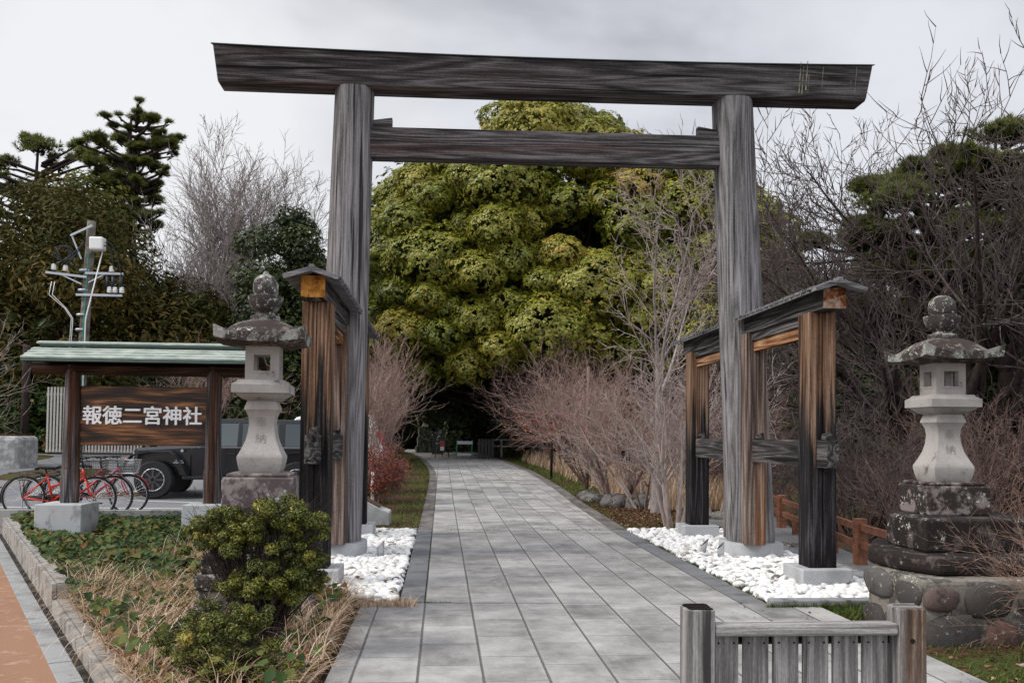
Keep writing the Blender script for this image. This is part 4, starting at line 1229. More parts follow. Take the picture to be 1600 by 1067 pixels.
# ------------------------------------------------------------------ things in the car park background
PL = thing('planter_wall', 'pale stained concrete planter at the left edge', 'planter', (-13, 27, 0))
b = MB().box(-18, -11.75, 26, 27.3, .2, 1.36).build('wall', stone('stained_concrete', (.42, .42, .415), (.24, .24, .24), .45, 0, .2, 40, .2), PL, bevel=.12)
MB().box(-17.8, -11.95, 26.2, 27.1, 1.3, 1.42).build('soil', MSOIL, PL)
m = Mt('slatted_metal', .5, .4); m.b.inputs['Metallic'].default_value = .2; m.col((.62, .60, .56)); MSLAT = m.m
G = thing('slatted_screen', 'tall cream slatted metal screen behind the sign post', 'screen', (-12, 31, 0))
for i in range(30):
    x = -13.15 + i * .105
    MB().box(x, x + .055, 31, 31.06, .82, 2.98).build('slat', MSLAT, G)
MB().box(-13.2, -10.0, 31.07, 31.14, .80, .9).build('bottom_rail', MSLAT, G)
MB().box(-13.2, -10.8, 31.07, 31.14, 2.7, 2.78).build('top_rail', MSLAT, G)
MB().box(-10.0, -7.2, 31.2, 31.4, .75, 1.35).build('low_wall', MCONC, None)
tag(bpy.data.objects['low_wall.001'], 'dark low wall beside the slatted screen under the name board', 'wall')

# utility pole
MPOLE = stone('pole_concrete', (.17, .15, .13), (.08, .07, .06), .4, 0, .2, 60, .2)
MGALV = plain('galvanised_steel', (.45, .48, .52), .4, .5, metal=.4, var=.15)
MINS = plain('porcelain', (.75, .75, .74), .3, .5, var=.03)
MCABL = plain('black_cable', (.02, .025, .035), .5, .3)
MGRN = plain('green_cable', (.03, .22, .17), .5, .3)
P = thing('utility_pole', 'concrete utility pole with crossarms and cables above the sign roof', 'utility pole', (-11.0, 28, .5))
MB().tube([(-11.0, 28, .3), (-10.72, 28, 7.9)], [.17, .125], 18).build('pole', MPOLE, P, smooth=True)
def arm(x0, x1, z, dz=0):
    return MB().bar((x0, 27.83, z), (x1, 27.83, z + dz), .07, .07).build('crossarm', MGALV, P, bevel=.005)
arm(-11.95, -10.75, 6.28, -.12); arm(-10.8, -9.68, 6.28); arm(-11.05, -9.7, 5.62)
MB().bar((-11.25, 27.8, 7.40), (-10.62, 27.8, 7.72), .06, .06).build('crossarm', MGALV, P, bevel=.005)
bz_ = MB().bar((-11.2, 27.8, 7.38), (-10.92, 27.82, 6.7), .04, .04).bar((-11.5, 27.83, 6.22), (-10.9, 27.83, 5.95), .04, .04).bar((-10.2, 27.83, 6.28), (-10.7, 27.83, 6.0), .04, .04); build_split(bz_, 'brace', MGALV, P)
for x, z in ((-11.72, 6.36), (-11.38, 6.33), (-10.08, 5.70), (-9.92, 5.70), (-9.72, 5.70), (-10.03, 6.33)):
    MB().lathe([(.05, z), (.085, z + .02), (.055, z + .05), (.085, z + .08), (.055, z + .11), (.075, z + .15), (.03, z + .18)], 14, (x, 27.83)).build('insulator', MINS, P)
for x in (-10.15, -9.98, -9.75):
    MB().tube([(x, 27.83, 5.84), (x, 27.83, 6.2)], .05, 10).build('fuse', MCABL, P, smooth=True)
bx_ = MB().box(-10.62, -10.22, 27.55, 27.9, 6.95, 7.35); bx_.build('switch_box', MINS, P, bevel=.05)
cb = MB()
def sagc(p, q, s, n=10):
    p = np.array(p); q = np.array(q)
    return [tuple(p + (q - p) * i / n - np.array([0, 0, s * math.sin(math.pi * i / n)])) for i in range(n + 1)]
cb.tube(sagc((-10.22, 27.7, 7.1), (-9.95, 27.8, 6.4), -.25), .018, 6); cb.tube(sagc((-10.2, 27.7, 7.2), (-9.72, 27.8, 6.2), -.35), .018, 6)
for k in range(3): cb.torus((-11.45 + .06 * k, 27.7, 6.85), .22, .014, 24, 5)
cb.tube(sagc((-11.72, 27.8, 6.5), (-10.85, 27.8, 7.2), .1), .02, 6); cb.tube(sagc((-11.38, 27.8, 6.5), (-10.85, 27.8, 7.25), .1), .02, 6)
build_split(cb, 'cable', MCABL, P, smooth=True)
cw = MB()
for k in range(2): cw.tube([(-11.75 + .09 * k, 27.78, 6.0), (-11.82 + .1 * k, 27.78, 5.6), (-11.35 + .04 * k, 27.78, 5.2), (-11.15 + .045 * k, 27.78, 4.9), (-11.24 + .045 * k, 27.8, 3.0)], .011, 6)
cw.tube([(-10.3, 27.8, 6.95), (-10.75, 27.82, 4.9), (-10.8, 27.82, 1.2)], .02, 6)
build_split(cw, 'conduit', MINS, P, smooth=True)
MB().tube([(-10.72, 27.83, 6.9), (-10.80, 27.83, 5), (-10.86, 27.83, 2)], .018, 6).build('earth_wire', MGRN, P)
for z in (5.0, 4.55, 3.75, 6.35, 5.75, 1.9): MB().tube([(-10.83 - (7 - z) * .037, 28, z), (-10.83 - (7 - z) * .037, 28, z + .06)], .185, 18).build('band', MGALV, P, smooth=True)
MB().bar((-10.95, 27.75, 3.55), (-10.55, 27.75, 3.8), .05, .05).box(-10.68, -10.45, 27.6, 27.8, 3.75, 3.95).build('lamp_bracket', MINS, P, bevel=.02)
# farther pole, only its arm above the trees
P = thing('utility_pole', 'distant pale utility pole top poking through the tall left trees', 'utility pole', (-17.6, 42.5, .8))
MB().tube([(-17.2, 42.5, .5), (-17.2, 42.5, 13.1)], [.22, .15], 14).build('pole', MPOLE, P, smooth=True)
mb = MB()
for z in (12.3, 11.9, 11.5): mb.bar((-18.6, 42.3, z), (-16.2, 42.3, z), .10, .08)
for x in (-18.5, -17.9): mb.bar((x, 42.3, 11.3), (x, 42.3, 12.5), .08, .08)
mb.build('crossarm', MGALV, P)
MB().tube([(-17.2, 42.3, 12.5), (-17.2, 42.3, 13.15)], .25, 14).build('transformer', MGALV, P)

# ------------------------------------------------------------------ reddish rail fence on the right
MFEN = Mt('fence_stain', .75, .2); o = MFEN.obj()
MFEN.col(MFEN.ramp(MFEN.noise(o, 14, 5, .6), [(.3, (.10, .042, .026)), (.6, (.205, .09, .055)), (.8, (.30, .155, .10))])); MFEN.bump(MFEN.noise(o, 60, 4), .3, .004); MFEN = MFEN.m
Fc = thing('rail_fence', 'low reddish brown two-rail fence beside the stream', 'fence', (5.2, 10.4, 0))
fp = [(4.78, 7.9, 0), (5.03, 10.47, 1), (5.40, 12.6, 1), (5.74, 14.8, 1), (6.2, 17.0, 1), (6.9, 19.4, 1), (8.0, 21.6, 1)]
for (x, y, _) in fp:
    MB().box(x - .065, x + .065, y - .065, y + .065, Hz(x, y) - .3, .55).build('post', MFEN, Fc, bevel=.008)
for (a, b) in zip(fp, fp[1:]):
    for z in (.445, .235):
        MB().bar((a[0] - .0, a[1] + .066, z), (b[0], b[1] - .066, z), .05, .085).build('rail', MFEN, Fc, bevel=.006)
    mxp, myp = (a[0] + b[0]) / 2 - .03, (a[1] + b[1]) / 2
    MB().box(mxp - .045, mxp + .045, myp - .045, myp + .045, Hz(mxp, myp) - .2, .19).build('short_post', MFEN, Fc, bevel=.006)

# spot lights among the pebbles
MTUBE = plain('brushed_tube', (.50, .52, .54), .35, .5, metal=.5, var=.08)
for lab, x, y, tilt in (('slanted steel ground light in the left pebble bed', -.72, 11.0, .0), ('leaning steel ground light, left one in the right pebble bed', 3.30, 11.2, -.28), ('upright steel ground light, right one in the right pebble bed', 3.44, 10.85, 0)):
    t = thing('ground_light', lab, 'ground light', (x, y, 0), 'steel ground lights in the pebbles')
    mb = MB(); n = 18
    for z0, sl in ((-.02, 0), (.185, .045)):
        for k in range(n):
            a = 2 * math.pi * k / n; mb.v.append((x + .042 * math.cos(a) + (z0 * -tilt), y + .042 * math.sin(a), z0 + sl * math.cos(a)))
    mb.f = [(k, (k + 1) % n, (k + 1) % n + n, k + n) for k in range(n)] + [tuple(range(n))]
    mb.build('tube', MTUBE, t, smooth=True)
    mb = MB()
    for k in range(n):
        a = 2 * math.pi * k / n; mb.v.append((x + .038 * math.cos(a) + (.17 * -tilt), y + .038 * math.sin(a), .172 + .045 * math.cos(a)))
    mb.f = [tuple(range(n))]; mb.build('lens', MBLK, t)
# plaque block and white marker post beyond the left frame
t = thing('plaque_block', 'sloping granite block with bronze plaque behind the left gate posts', 'plaque', (-1.35, 15.4, 0))
o = MB().prism([(-1.60, -.02), (-.86, -.02), (-.86, .20), (-1.0, .25), (-1.60, .56)], 15.2, 15.75, 'xz').build('block', stone('pale_granite', (.42, .43, .43), None, .3, 0, .2, 160, .2), t, bevel=.012)
MB().hexa([(-1.03, 15.27, .2725), (-1.03, 15.68, .2725), (-1.42, 15.68, .474), (-1.42, 15.27, .474), (-1.02, 15.27, .2925), (-1.02, 15.68, .2925), (-1.41, 15.68, .494), (-1.41, 15.27, .494)]).build('plaque', plain('bronze', (.14, .09, .06), .4, .5, metal=.6), t)
t = MB().tube([(-1.33, 17.6, -.05), (-1.33, 17.6, .77)], .035, 14).build('marker_post', MINS, smooth=True); tag(t, 'slim white marker post in front of the red shrub', 'post')
Pn = thing('panel_fence', 'pale grey metal panel fence beside the car park behind red shrub', 'fence', (-1.9, 20, 0))
for i in range(7):
    x = -2.55 + i * .13; y = 19.2 + i * 1.2
    MB().box(x - .1, x + .1, y, y + .06, 0, 1.25 + .02 * (y - 19)).build('panel', MSLAT if i % 2 else MGALV, Pn, bevel=.01)

# ------------------------------------------------------------------ end of the path
def zt0(x, y): return Hz(x, y)
t = thing('banner_stand', 'tall black banner sign with white writing at the end of the path', 'banner', (-.2, 52, zt0(-.2, 52)))
g0 = zt0(-.2, 52)
MB().box(-.56, .10, 52, 52.04, g0 + .25, 2.20).build('banner', MBLKP, t)
MB().box(-.56, .10, 51.98, 52.06, g0 + .05, g0 + .25).build('base', MBLKP, t)
txt = MB()
V, F = text_mesh('二宮', .24, .004); newmesh('lettering', [(x - .23, 51.99, z + 1.72) for x, z, _ in V], F, MWHITE, t)
MB().torus((-.23, 51.985, 1.75), .17, .012, 28, 5).build('ring_mark', MWHITE, t)
mb = MB().bar((-.3, 51.985, 1.2), (-.18, 51.985, 1.5), .03, .05).bar((-.18, 51.985, 1.5), (-.1, 51.985, 1.42), .03, .04).box(-.36, -.1, 51.98, 51.99, 1.02, 1.05).box(-.42, -.02, 51.98, 51.99, 2.06, 2.09)
mb.build('marks', MWHITE, t)
t = thing('folding_barricade', 'green framed folding barricade with white bars at the path end', 'barricade', (.9, 47, zt0(.9, 47)))
g0 = zt0(.9, 47)
mb = MB()
for x in (.75, 1.55):
    for s in (-.2, .2): mb.bar((x, 47 + s, g0), (x + .05, 47, g0 + .95), .05, .05)
build_split(mb, 'leg', plain('green_paint', (.02, .22, .13), .5, .4), t)
MB().box(.8, 1.6, 46.93, 46.97, g0 + .75, g0 + .92).build('bar', MGALV, t); MB().box(.8, 1.6, 46.83, 46.87, g0 + .15, g0 + .28).build('bar', MGALV, t)
t = thing('sign_easel', 'small easel sign with red and white board in front of the banner', 'easel', (.05, 47.5, zt0(.05, 47.5)))
g0 = zt0(.05, 47.5)
mb = MB().bar((-.35, 47.3, g0), (-.15, 47.5, g0 + .95), .04, .04).bar((.4, 47.3, g0), (.2, 47.5, g0 + .95), .04, .04).bar((.02, 47.8, g0), (.02, 47.5, g0 + .9), .04, .04)
mb.build('frame', MBLKP, t)
MB().box(-.10, .14, 47.34, 47.38, g0 + .55, g0 + .92).build('board', MREFL, t); MB().box(-.08, .12, 47.33, 47.335, g0 + .40, g0 + .60).build('label', MINS, t)
t = thing('board_fence', 'short black board fence section beside the barricade', 'fence', (2.2, 46, zt0(2.2, 46)))
g0 = zt0(2.2, 46)
for i in range(5): MB().box(1.85 + i * .17, 1.98 + i * .17, 46, 46.05, g0, g0 + 1.05).build('board', MBLKP, t)
MB().box(1.8, 2.7, 46.06, 46.1, g0 + .75, g0 + .85).build('rail', MBLKP, t)
t = thing('timber_handrail', 'grey horizontal handrail running right behind the shrubs at path end', 'handrail', (4, 50, 0))
for z in (.95, .6): MB().bar((2.9, 50, Hz(1.2, 50) + z), (7.5, 49, Hz(5, 50) + z), .06, .08).build('rail', MCONC, t)
for x in (3.3, 5.4, 7.5): MB().box(x - .05, x + .05, 49.9 - (x - 1.2) * .16, 50 - (x - 1.2) * .16, Hz(x, 50) - .2, Hz(x, 50) + 1.0).build('post', MCONC, t)

# dry stone wall at the right
m = Mt('wall_stone', .9, .15); o = m.obj()
c = m.ramp(m.attr(), [(0, (.06, .055, .045)), (.5, (.13, .12, .10)), (1, (.21, .20, .17))])
c = m.mix(m.step(m.noise(o, 5, 6, .7), .5, .7), c, (.04, .045, .025)); m.col(c); m.bump(m.noise(o, 20, 6), .5, .02); MWST = m.m
t = thing('stone_wall', 'dry stone retaining wall of grey blocks behind the right lantern', 'wall', (12.6, 20, 0))
V = []; F = []; val = []
r = random.Random(4); z = -1.4; row = 0
def wallpt(u, z, dd): # wall runs from (11.2,17.2) to (15.5,24) leaning back
    d = np.array([.535, .845]); n_ = np.array([-.845, .535]); p = np.array([11.0, 16.2]) + d * u + n_ * (dd - .12 * (z + 1.4))
    return (p[0], p[1], z)
while z < 1.62:
    hgt = r.uniform(.28, .42); u = r.uniform(-.3, 0)
    while u < 8.6:
        wd = r.uniform(.3, .7); c4 = [(u + r.uniform(0, .06), z + r.uniform(0, .05)), (u + wd - r.uniform(0, .06), z + r.uniform(0, .05)), (u + wd - r.uniform(0, .08), z + hgt - r.uniform(0, .06)), (u + r.uniform(0, .08), z + hgt - r.uniform(0, .06))]
        b = len(V); dp = r.uniform(.03, .1); tt = r.random()
        cu_, cz_ = sum(p[0] for p in c4) / 4, sum(p[1] for p in c4) / 4
        V += [wallpt(p[0], p[1], -.15) for p in c4] + [wallpt(p[0], p[1], .02) for p in c4] + [wallpt(cu_ + (p[0] - cu_) * .82, cz_ + (p[1] - cz_) * .82, dp) for p in c4]
        val += [tt] * 12
        F += [(b + 8, b + 9, b + 10, b + 11)] + [(b + k, b + (k + 1) % 4, b + (k + 1) % 4 + 4, b + k + 4) for k in range(4)] + [(b + 4 + k, b + 4 + (k + 1) % 4, b + 8 + (k + 1) % 4, b + 8 + k) for k in range(4)]
        u += wd
    z += hgt
o = newmesh('stone_courses', V, np.array(F), MWST, t, val=val)
V = [wallpt(-.2, -1.5, -.1), wallpt(8.8, -1.5, -.1), wallpt(8.8, 1.7, -.1), wallpt(-.2, 1.7, -.1), wallpt(-.2, -1.5, -.8), wallpt(8.8, -1.5, -.8), wallpt(8.8, 1.7, -.8), wallpt(-.2, 1.7, -.8)]
mb = MB(); mb.hexa([V[0], V[1], V[5], V[4], V[3], V[2], V[6], V[7]]); mb.build('backing', MGUT, t)
# stream water in the hollow
m = Mt('water', .05, .5); m.col((.008, .010, .009)); m.bump(m.noise(m.pos(), 5, 3), .15, .02)
tag(newmesh('stream_water', [(7.3, 6, -1.28), (11.6, 6, -1.28), (11.9, 27, -1.2), (7.6, 27, -1.2)], [(0, 1, 2, 3)], m.m), kind='structure')
# ------------------------------------------------------------------ white pebbles
MPEB = Mt('pebble', .7, .3); o = MPEB.pos()
c = MPEB.ramp(MPEB.attr(), [(0, (.10, .09, .08)), (.03, (.35, .33, .30)), (.12, (.60, .58, .56)), (.4, (.74, .74, .73)), (1, (.88, .88, .88))])
c = MPEB.mix(MPEB.math('MULTIPLY', MPEB.step(MPEB.noise(o, 14, 5, .7), .56, .72), .3), c, (.38, .35, .31)); MPEB.col(c); MPEB = MPEB.m
def pebbles(label, x0, x1, y0, y1, n, name='pebble_bed'):
    P = NR.uniform((x0, y0, 0), (x1, y1, 0), (n, 3)); P[:, 2] = NR.uniform(-.004, .032, n)
    sc = NR.uniform(.028, .052, n) * np.where(NR.random(n) < .12, 1.25, 1)
    S = np.stack([sc * NR.uniform(1.0, 1.45, n), sc, sc * NR.uniform(.5, .8, n)], 1)
    Nn = NR.normal(0, .35, (n, 3)); Nn[:, 2] = 1
    o = scatter(name, ICO2[0], ICO2[1], P, frames(Nn), S, MPEB, val=NR.random(n), smooth=True)
    tag(o, label, 'pebbles', kind='stuff')
pebbles('white rounded pebbles around the left gate posts', -1.9, -.40, 8.24, 14.17, 2700)
pebbles('white rounded pebbles around the right gate posts', 3.0, 4.50, 8.03, 14.2, 2800)

# ------------------------------------------------------------------ foliage materials
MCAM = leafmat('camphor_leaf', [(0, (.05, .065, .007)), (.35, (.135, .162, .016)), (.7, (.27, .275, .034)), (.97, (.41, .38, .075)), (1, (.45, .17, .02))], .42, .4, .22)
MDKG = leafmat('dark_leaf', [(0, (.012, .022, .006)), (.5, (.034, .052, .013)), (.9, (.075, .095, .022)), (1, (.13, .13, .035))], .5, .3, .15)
MCYP = leafmat('cypress_leaf', [(0, (.020, .024, .006)), (.4, (.055, .056, .014)), (.75, (.105, .088, .022)), (1, (.19, .11, .03))], .7, .15, .2)
MPIN = leafmat('pine_needle', [(0, (.045, .06, .014)), (.5, (.12, .14, .03)), (1, (.24, .23, .05))], .55, .25, .35)
MBOX = leafmat('bush_leaf', [(0, (.025, .04, .007)), (.35, (.07, .09, .013)), (.72, (.17, .18, .027)), (.95, (.42, .37, .07)), (1, (.45, .30, .07))], .45, .35, .2)
MIVY = leafmat('ivy_leaf', [(0, (.012, .028, .008)), (.35, (.03, .062, .015)), (.62, (.075, .105, .022)), (.78, (.15, .14, .035)), (.88, (.17, .06, .022)), (1, (.22, .14, .055))], .6, .2, .15)
MDRY = leafmat('dry_grass_blade', [(0, (.24, .14, .075)), (.35, (.46, .31, .19)), (.75, (.70, .52, .37)), (1, (.82, .68, .53))], .7, .2, .2)
MGRS = leafmat('green_grass_blade', [(0, (.02, .045, .006)), (.6, (.07, .12, .015)), (.9, (.15, .17, .03)), (1, (.25, .2, .08))], .6, .25, .25)
MRDL = leafmat('red_leaf', [(0, (.08, .006, .006)), (.5, (.22, .02, .012)), (.8, (.42, .07, .02)), (1, (.55, .2, .04))], .5, .3, .3)
MLIT = leafmat('leaf_litter', [(0, (.03, .014, .008)), (.5, (.10, .045, .022)), (.9, (.20, .11, .06)), (1, (.34, .25, .16))], .8, .15, .1)
MPLM = leafmat('palm_leaf', [(0, (.01, .02, .006)), (.6, (.04, .06, .016)), (1, (.16, .17, .06))], .45, .4, .15)
def bark(name, a, b, sc=14):
    m = Mt(name, .9, .15); o = m.obj()
    c = m.ramp(m.noise(m.map(o, (1, 1, .35)), sc, 6, .7), [(.3, a), (.7, b)])
    m.col(c); m.bump(m.noise(o, sc * 3, 5), .6, .01); return m.m
BK_GREY = bark('grey_bark', (.15, .125, .12), (.40, .35, .335))
BK_DARK = bark('dark_bark', (.012, .009, .008), (.06, .045, .04))
BK_PINK = bark('pinkish_twig', (.16, .10, .085), (.43, .305, .268))
BK_PALE = bark('pale_twig', (.20, .155, .14), (.47, .395, .365))
BK_BRN = bark('brown_twig', (.07, .045, .04), (.24, .165, .145))
BK_TWD = bark('dark_twig', (.04, .032, .032), (.15, .12, .115))
BK_TAN = bark('tan_stem', (.15, .085, .06), (.42, .28, .22))

# ------------------------------------------------------------------ branching
def unit(v):
    l = math.sqrt(v[0] ** 2 + v[1] ** 2 + v[2] ** 2) + 1e-9; return (v[0] / l, v[1] / l, v[2] / l)
def grow(r, out, p, d, L, rad, lv, C):
    n = C['n'][lv]; st = L / n; wob = C['wob'][lv]; up = C['up'][lv]; last = len(C['n']) - 1
    rr = rad; te = C.get('taper', [.75] * 9)[lv]
    for i in range(n):
        d = unit((d[0] + r.gauss(0, wob), d[1] + r.gauss(0, wob), d[2] + r.gauss(0, wob) + up))
        q = (p[0] + d[0] * st, p[1] + d[1] * st, p[2] + d[2] * st)
        r1 = rad * (1 - te * (i + 1) / n)
        out[min(lv, len(out) - 1)].append((*p, *q, rr, r1))
        if lv < last and (i + 1) / n > C['bare'][lv]:
            k = C['kids'][lv]; k = int(k) + (1 if r.random() < k - int(k) else 0)
            for _ in range(k):
                a = R(C['ang'][lv] * r.uniform(.6, 1.35)); ph = r.uniform(0, 2 * math.pi)
                ax = unit((r.gauss(0, 1), r.gauss(0, 1), r.gauss(0, 1)))
                cx = unit((d[1] * ax[2] - d[2] * ax[1], d[2] * ax[0] - d[0] * ax[2], d[0] * ax[1] - d[1] * ax[0]))
                cd = (d[0] * math.cos(a) + cx[0] * math.sin(a), d[1] * math.cos(a) + cx[1] * math.sin(a), d[2] * math.cos(a) + cx[2] * math.sin(a))
                grow(r, out, q, unit(cd), L * C['len'][lv] * r.uniform(.65, 1.2) * (1 - .35 * i / n), max(r1 * C['rad'][lv], C['rmin']), lv + 1, C)
        p = q; rr = r1

def bare_tree(name, label, cat, loc, stems, C, mt, mc, seed, group=None, partlv=1, trunkname='trunk', crownname='crown', leaves=None, sides=6):
    """stems: list of (dx, dy, direction, length, radius)"""
    r = random.Random(seed); out = [[] for _ in C['n']]
    x, y = loc; z = Hz(x, y) - .05
    T = thing(name, label, cat, (x, y, z), group)
    for dx, dy, d, L, rad in stems:
        grow(r, out, (x + dx, y + dy, z), unit(d), L, rad, 0, C)
    thick = sum(out[:partlv + 1], []); thin = sum(out[partlv + 1:], [])
    V, F = tubes_from_segs(thick, sides); newmesh(trunkname, V, F, mt, T, smooth=True)
    V, F = tubes_from_segs(thin, 3); newmesh(crownname, V, F, mc, T, smooth=True)
    if leaves:
        lm, cnt, sz, lo, hi = leaves
        ends = [s for s in thin if lo <= s[5] - z <= hi]
        if ends:
            idx = NR.integers(0, len(ends), cnt); E_ = np.array(ends)[idx]
            P = E_[:, 3:6] + NR.normal(0, sz * .6, (cnt, 3))
            Nn = NR.normal(0, 1, (cnt, 3)); Nn[:, 2] = np.abs(Nn[:, 2]) + .4
            scatter('leaves', *LEAF, P, frames(Nn), np.full(cnt, sz) * NR.uniform(.7, 1.2, cnt), lm, T, val=NR.random(cnt))
    return T

TREE = dict(n=[7, 6, 5, 4, 3], wob=[.06, .12, .16, .2, .25], up=[.03, .10, .07, .04, .03], kids=[1.6, 1.35, 1.3, 1.2], ang=[38, 40, 42, 45], len=[.62, .6, .58, .6], rad=[.62, .62, .65, .7], bare=[.22, .1, .1, .0], rmin=.0068)

def lobes_to_leaves(name, lobes, n_per, leaf, mat, parent, tmpl=LEAF, droop=.2, surf=.75, hue=.3, rosette=0, nrad=.8, nj=.35, front=False, vm=.5):
    """lobes (m,6): centre + radii. leaves on and inside each lobe; val varies by lobe and leaf"""
    L = np.array(lobes, float); m = len(L)
    area = (L[:, 3] * L[:, 5]); w = area / area.sum(); tot = int(n_per * m)
    if rosette:
        tot = tot // rosette
    idx = NR.choice(m, tot, p=w)
    D = NR.normal(size=(tot, 3)); D /= np.linalg.norm(D, axis=1, keepdims=True)
    rad = surf + (1 - surf) * NR.random(tot) ** .5 + np.where(NR.random(tot) < .1, .08, 0)
    rad *= 1 + (.16 if front else .10) * np.sin(D[:, 0] * 7 + idx) * np.sin(D[:, 2] * 6 + idx * 1.7)
    if front:
        D[:, 2] = np.where((D[:, 2] < -.4) & (NR.random(len(D)) < .6), -D[:, 2], D[:, 2])
    P = L[idx, :3] + D * L[idx, 3:6] * rad[:, None]
    Nn = D * nrad + np.array([0, 0, .55]) + NR.normal(0, nj, (tot, 3))
    lv = NR.normal(0, .13, m)[idx]
    if rosette:
        P0 = np.repeat(P, rosette, 0); N0 = np.repeat(Nn, rosette, 0); N0 /= np.linalg.norm(N0, axis=1, keepdims=True)
        a = NR.normal(size=P0.shape); x = a - N0 * np.sum(a * N0, 1, keepdims=True); x /= np.linalg.norm(x, axis=1, keepdims=True)
        t = NR.uniform(.1, 1.0, len(P0))[:, None]
        P = P0 + x * leaf * 1.1 * t + N0 * leaf * (.5 - .7 * t)
        Nn = N0 * 1.1 + x * .5 * t
        al = x - N0 * droop
        lv = np.repeat(lv + NR.normal(0, .10, tot), rosette); S = np.full(len(P), leaf) * NR.uniform(.75, 1.2, len(P))
        M3 = frames(Nn, align=al)
    else:
        S = np.full(tot, leaf) * NR.uniform(.45, 1.45, tot); M3 = frames(Nn)
    v = np.clip(vm + lv + NR.normal(0, .17, len(P)), 0, .985)
    v = np.where(NR.random(len(P)) < .002, 1.0, v)
    return scatter(name, tmpl[0], tmpl[1], P, M3, S, mat, parent, val=v)

# ------------------------------------------------------------------ the great camphor
cx, cy = 7.2, 50.0; cz0 = Hz(cx, cy)
T = thing('camphor_tree', 'huge rounded yellow-green evergreen tree filling the torii opening', 'tree', (cx, cy, cz0))
r = random.Random(21); lobes = []
def crown_h(u, v):  # crown top height over plan position
    k = (abs(u) ** 2.7 + abs(v) ** 2.7)
    return None if k >= 1 else (1 - k) ** (1 / 2.4)
tries = 0; pts = []
while len(lobes) < 210 and tries < 60000:
    tries += 1
    th = r.uniform(0, 2 * math.pi); ph = math.asin(r.uniform(-.62, 1))
    ux, uy, uz = math.cos(ph) * math.cos(th), math.cos(ph) * math.sin(th), math.sin(ph)
    if uy > .45: continue
    k = (abs(ux) ** 3.1 + abs(uy) ** 3.1 + abs(uz) ** 3.1) ** (-1 / 3.1) * r.uniform(.86, 1.0)
    x = cx + ux * k * 11.6; y = cy + uy * k * 8.5; z = 8.7 + uz * k * (7.8 if uz > 0 else 5.8)
    if uz > .2: z += 2.5 * math.exp(-((x - 6.4) / 2.9) ** 2)
    if x > 14: z -= (x - 14) * .28
    rr = r.choice((.95, 1.25, 1.6, 2.1))
    if any((x - a) ** 2 + (y - b) ** 2 + (z - c_) ** 2 < (.66 * (rr + d)) ** 2 for a, b, c_, d in pts): continue
    pts.append((x, y, z, rr)); lobes.append((x, y, z, rr * r.uniform(1.0, 1.25), rr * 1.05, rr * r.uniform(.72, .9)))
lobes_to_leaves('crown', lobes, 4700, .155, MCAM, T, droop=.4, rosette=8, surf=.95, tmpl=LEAFQ, nrad=1.6, nj=.12, front=True, vm=.58)
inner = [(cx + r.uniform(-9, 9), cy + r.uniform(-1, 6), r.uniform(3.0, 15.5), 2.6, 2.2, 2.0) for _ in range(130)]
lobes_to_leaves('inner_crown', inner, 560, .45, MDKG, T, surf=.2)  # darker leaves added inside the crown to block light and sky
br = []
for (x, y, z, rr) in pts[::2]:
    # limbs sweep from the bole to each clump
    p = (cx + r.uniform(-1.2, 1.2), cy + r.uniform(-.8, .5), cz0 + r.uniform(2, 5)); q = (x, y + .6, z - rr * .5)
    mid = [(p[i] * .45 + q[i] * .55) + (r.uniform(-.8, .8)) for i in range(3)]; mid[2] -= .6
    a = r.uniform(.13, .24)
    br.append((*p, *mid, a, a * .6)); br.append((*mid, *q, a * .6, a * .25))
V, F = tubes_from_segs(br, 7); newmesh('limbs', V, F, BK_DARK, T, smooth=True)
MB().tube([(cx, cy, cz0 - .2), (cx + .2, cy, cz0 + 2), (cx - .2, cy, cz0 + 5), (cx, cy, cz0 + 8)], [1.1, .85, .7, .4], 16).build('trunk', BK_DARK, T, smooth=True)

SPRAY_ = ([(-.5, 0, 0), (0, .16, .03), (.55, 0, -.16), (0, -.16, .03)], [(0, 1, 2), (0, 2, 3)])
# ------------------------------------------------------------------ other evergreens
def dense_tree(label, x, y, w, h, seed, mat=MDKG, leaf=.3, n=130, nl=26, group=None, name='evergreen_tree', low=.1, tmpl=LEAF, trunkmat=None, shape='round', depth=.7):
    r = random.Random(seed); z0 = Hz(x, y)
    T = thing(name, label, 'tree', (x, y, z0), group)
    L = []; br = []
    for k in range(nl):
        zf = low + (1 - low) * (k + .5) / nl
        if shape == 'cone': env = max(.12, 1.05 - zf) ** .8
        elif shape == 'tier': env = (.55 + .45 * math.sin(zf * 14)) * max(.2, 1.05 - zf * .8)
        else: env = math.sqrt(max(.05, 1 - ((zf - .42) / .62) ** 2))
        a = r.uniform(0, 2 * math.pi); rr = env * r.uniform(.35, .85)
        px_, py_ = x + w * .5 * rr * math.cos(a), y + w * .5 * depth * rr * math.sin(a)
        s = w * .5 * r.uniform(.30, .48) * (.55 + .6 * env)
        z_ = z0 + h * zf - s * .5
        L.append((px_, py_, z_, s, s * .9, s * (.42 if shape in ('tier',) else .62)))
        br.append((x, y, z_ - s * .5, px_, py_, z_, .07 * h / 10, .03))
    lobes_to_leaves('crown', L, n * (1.0 if tmpl is SPRAY_ else 2.3), leaf * (1.0 if tmpl is SPRAY_ else .68), mat, T, surf=.45, tmpl=tmpl)
    V, F = tubes_from_segs(br, 5); newmesh('limbs', V, F, trunkmat or BK_DARK, T, smooth=True)
    MB().tube([(x, y, z0 - .2), (x + r.uniform(-.2, .2), y, z0 + h * .5), (x, y, z0 + h * .93)], [h * .022, h * .014, .03], 9).build('trunk', trunkmat or BK_DARK, T, smooth=True)
    return T

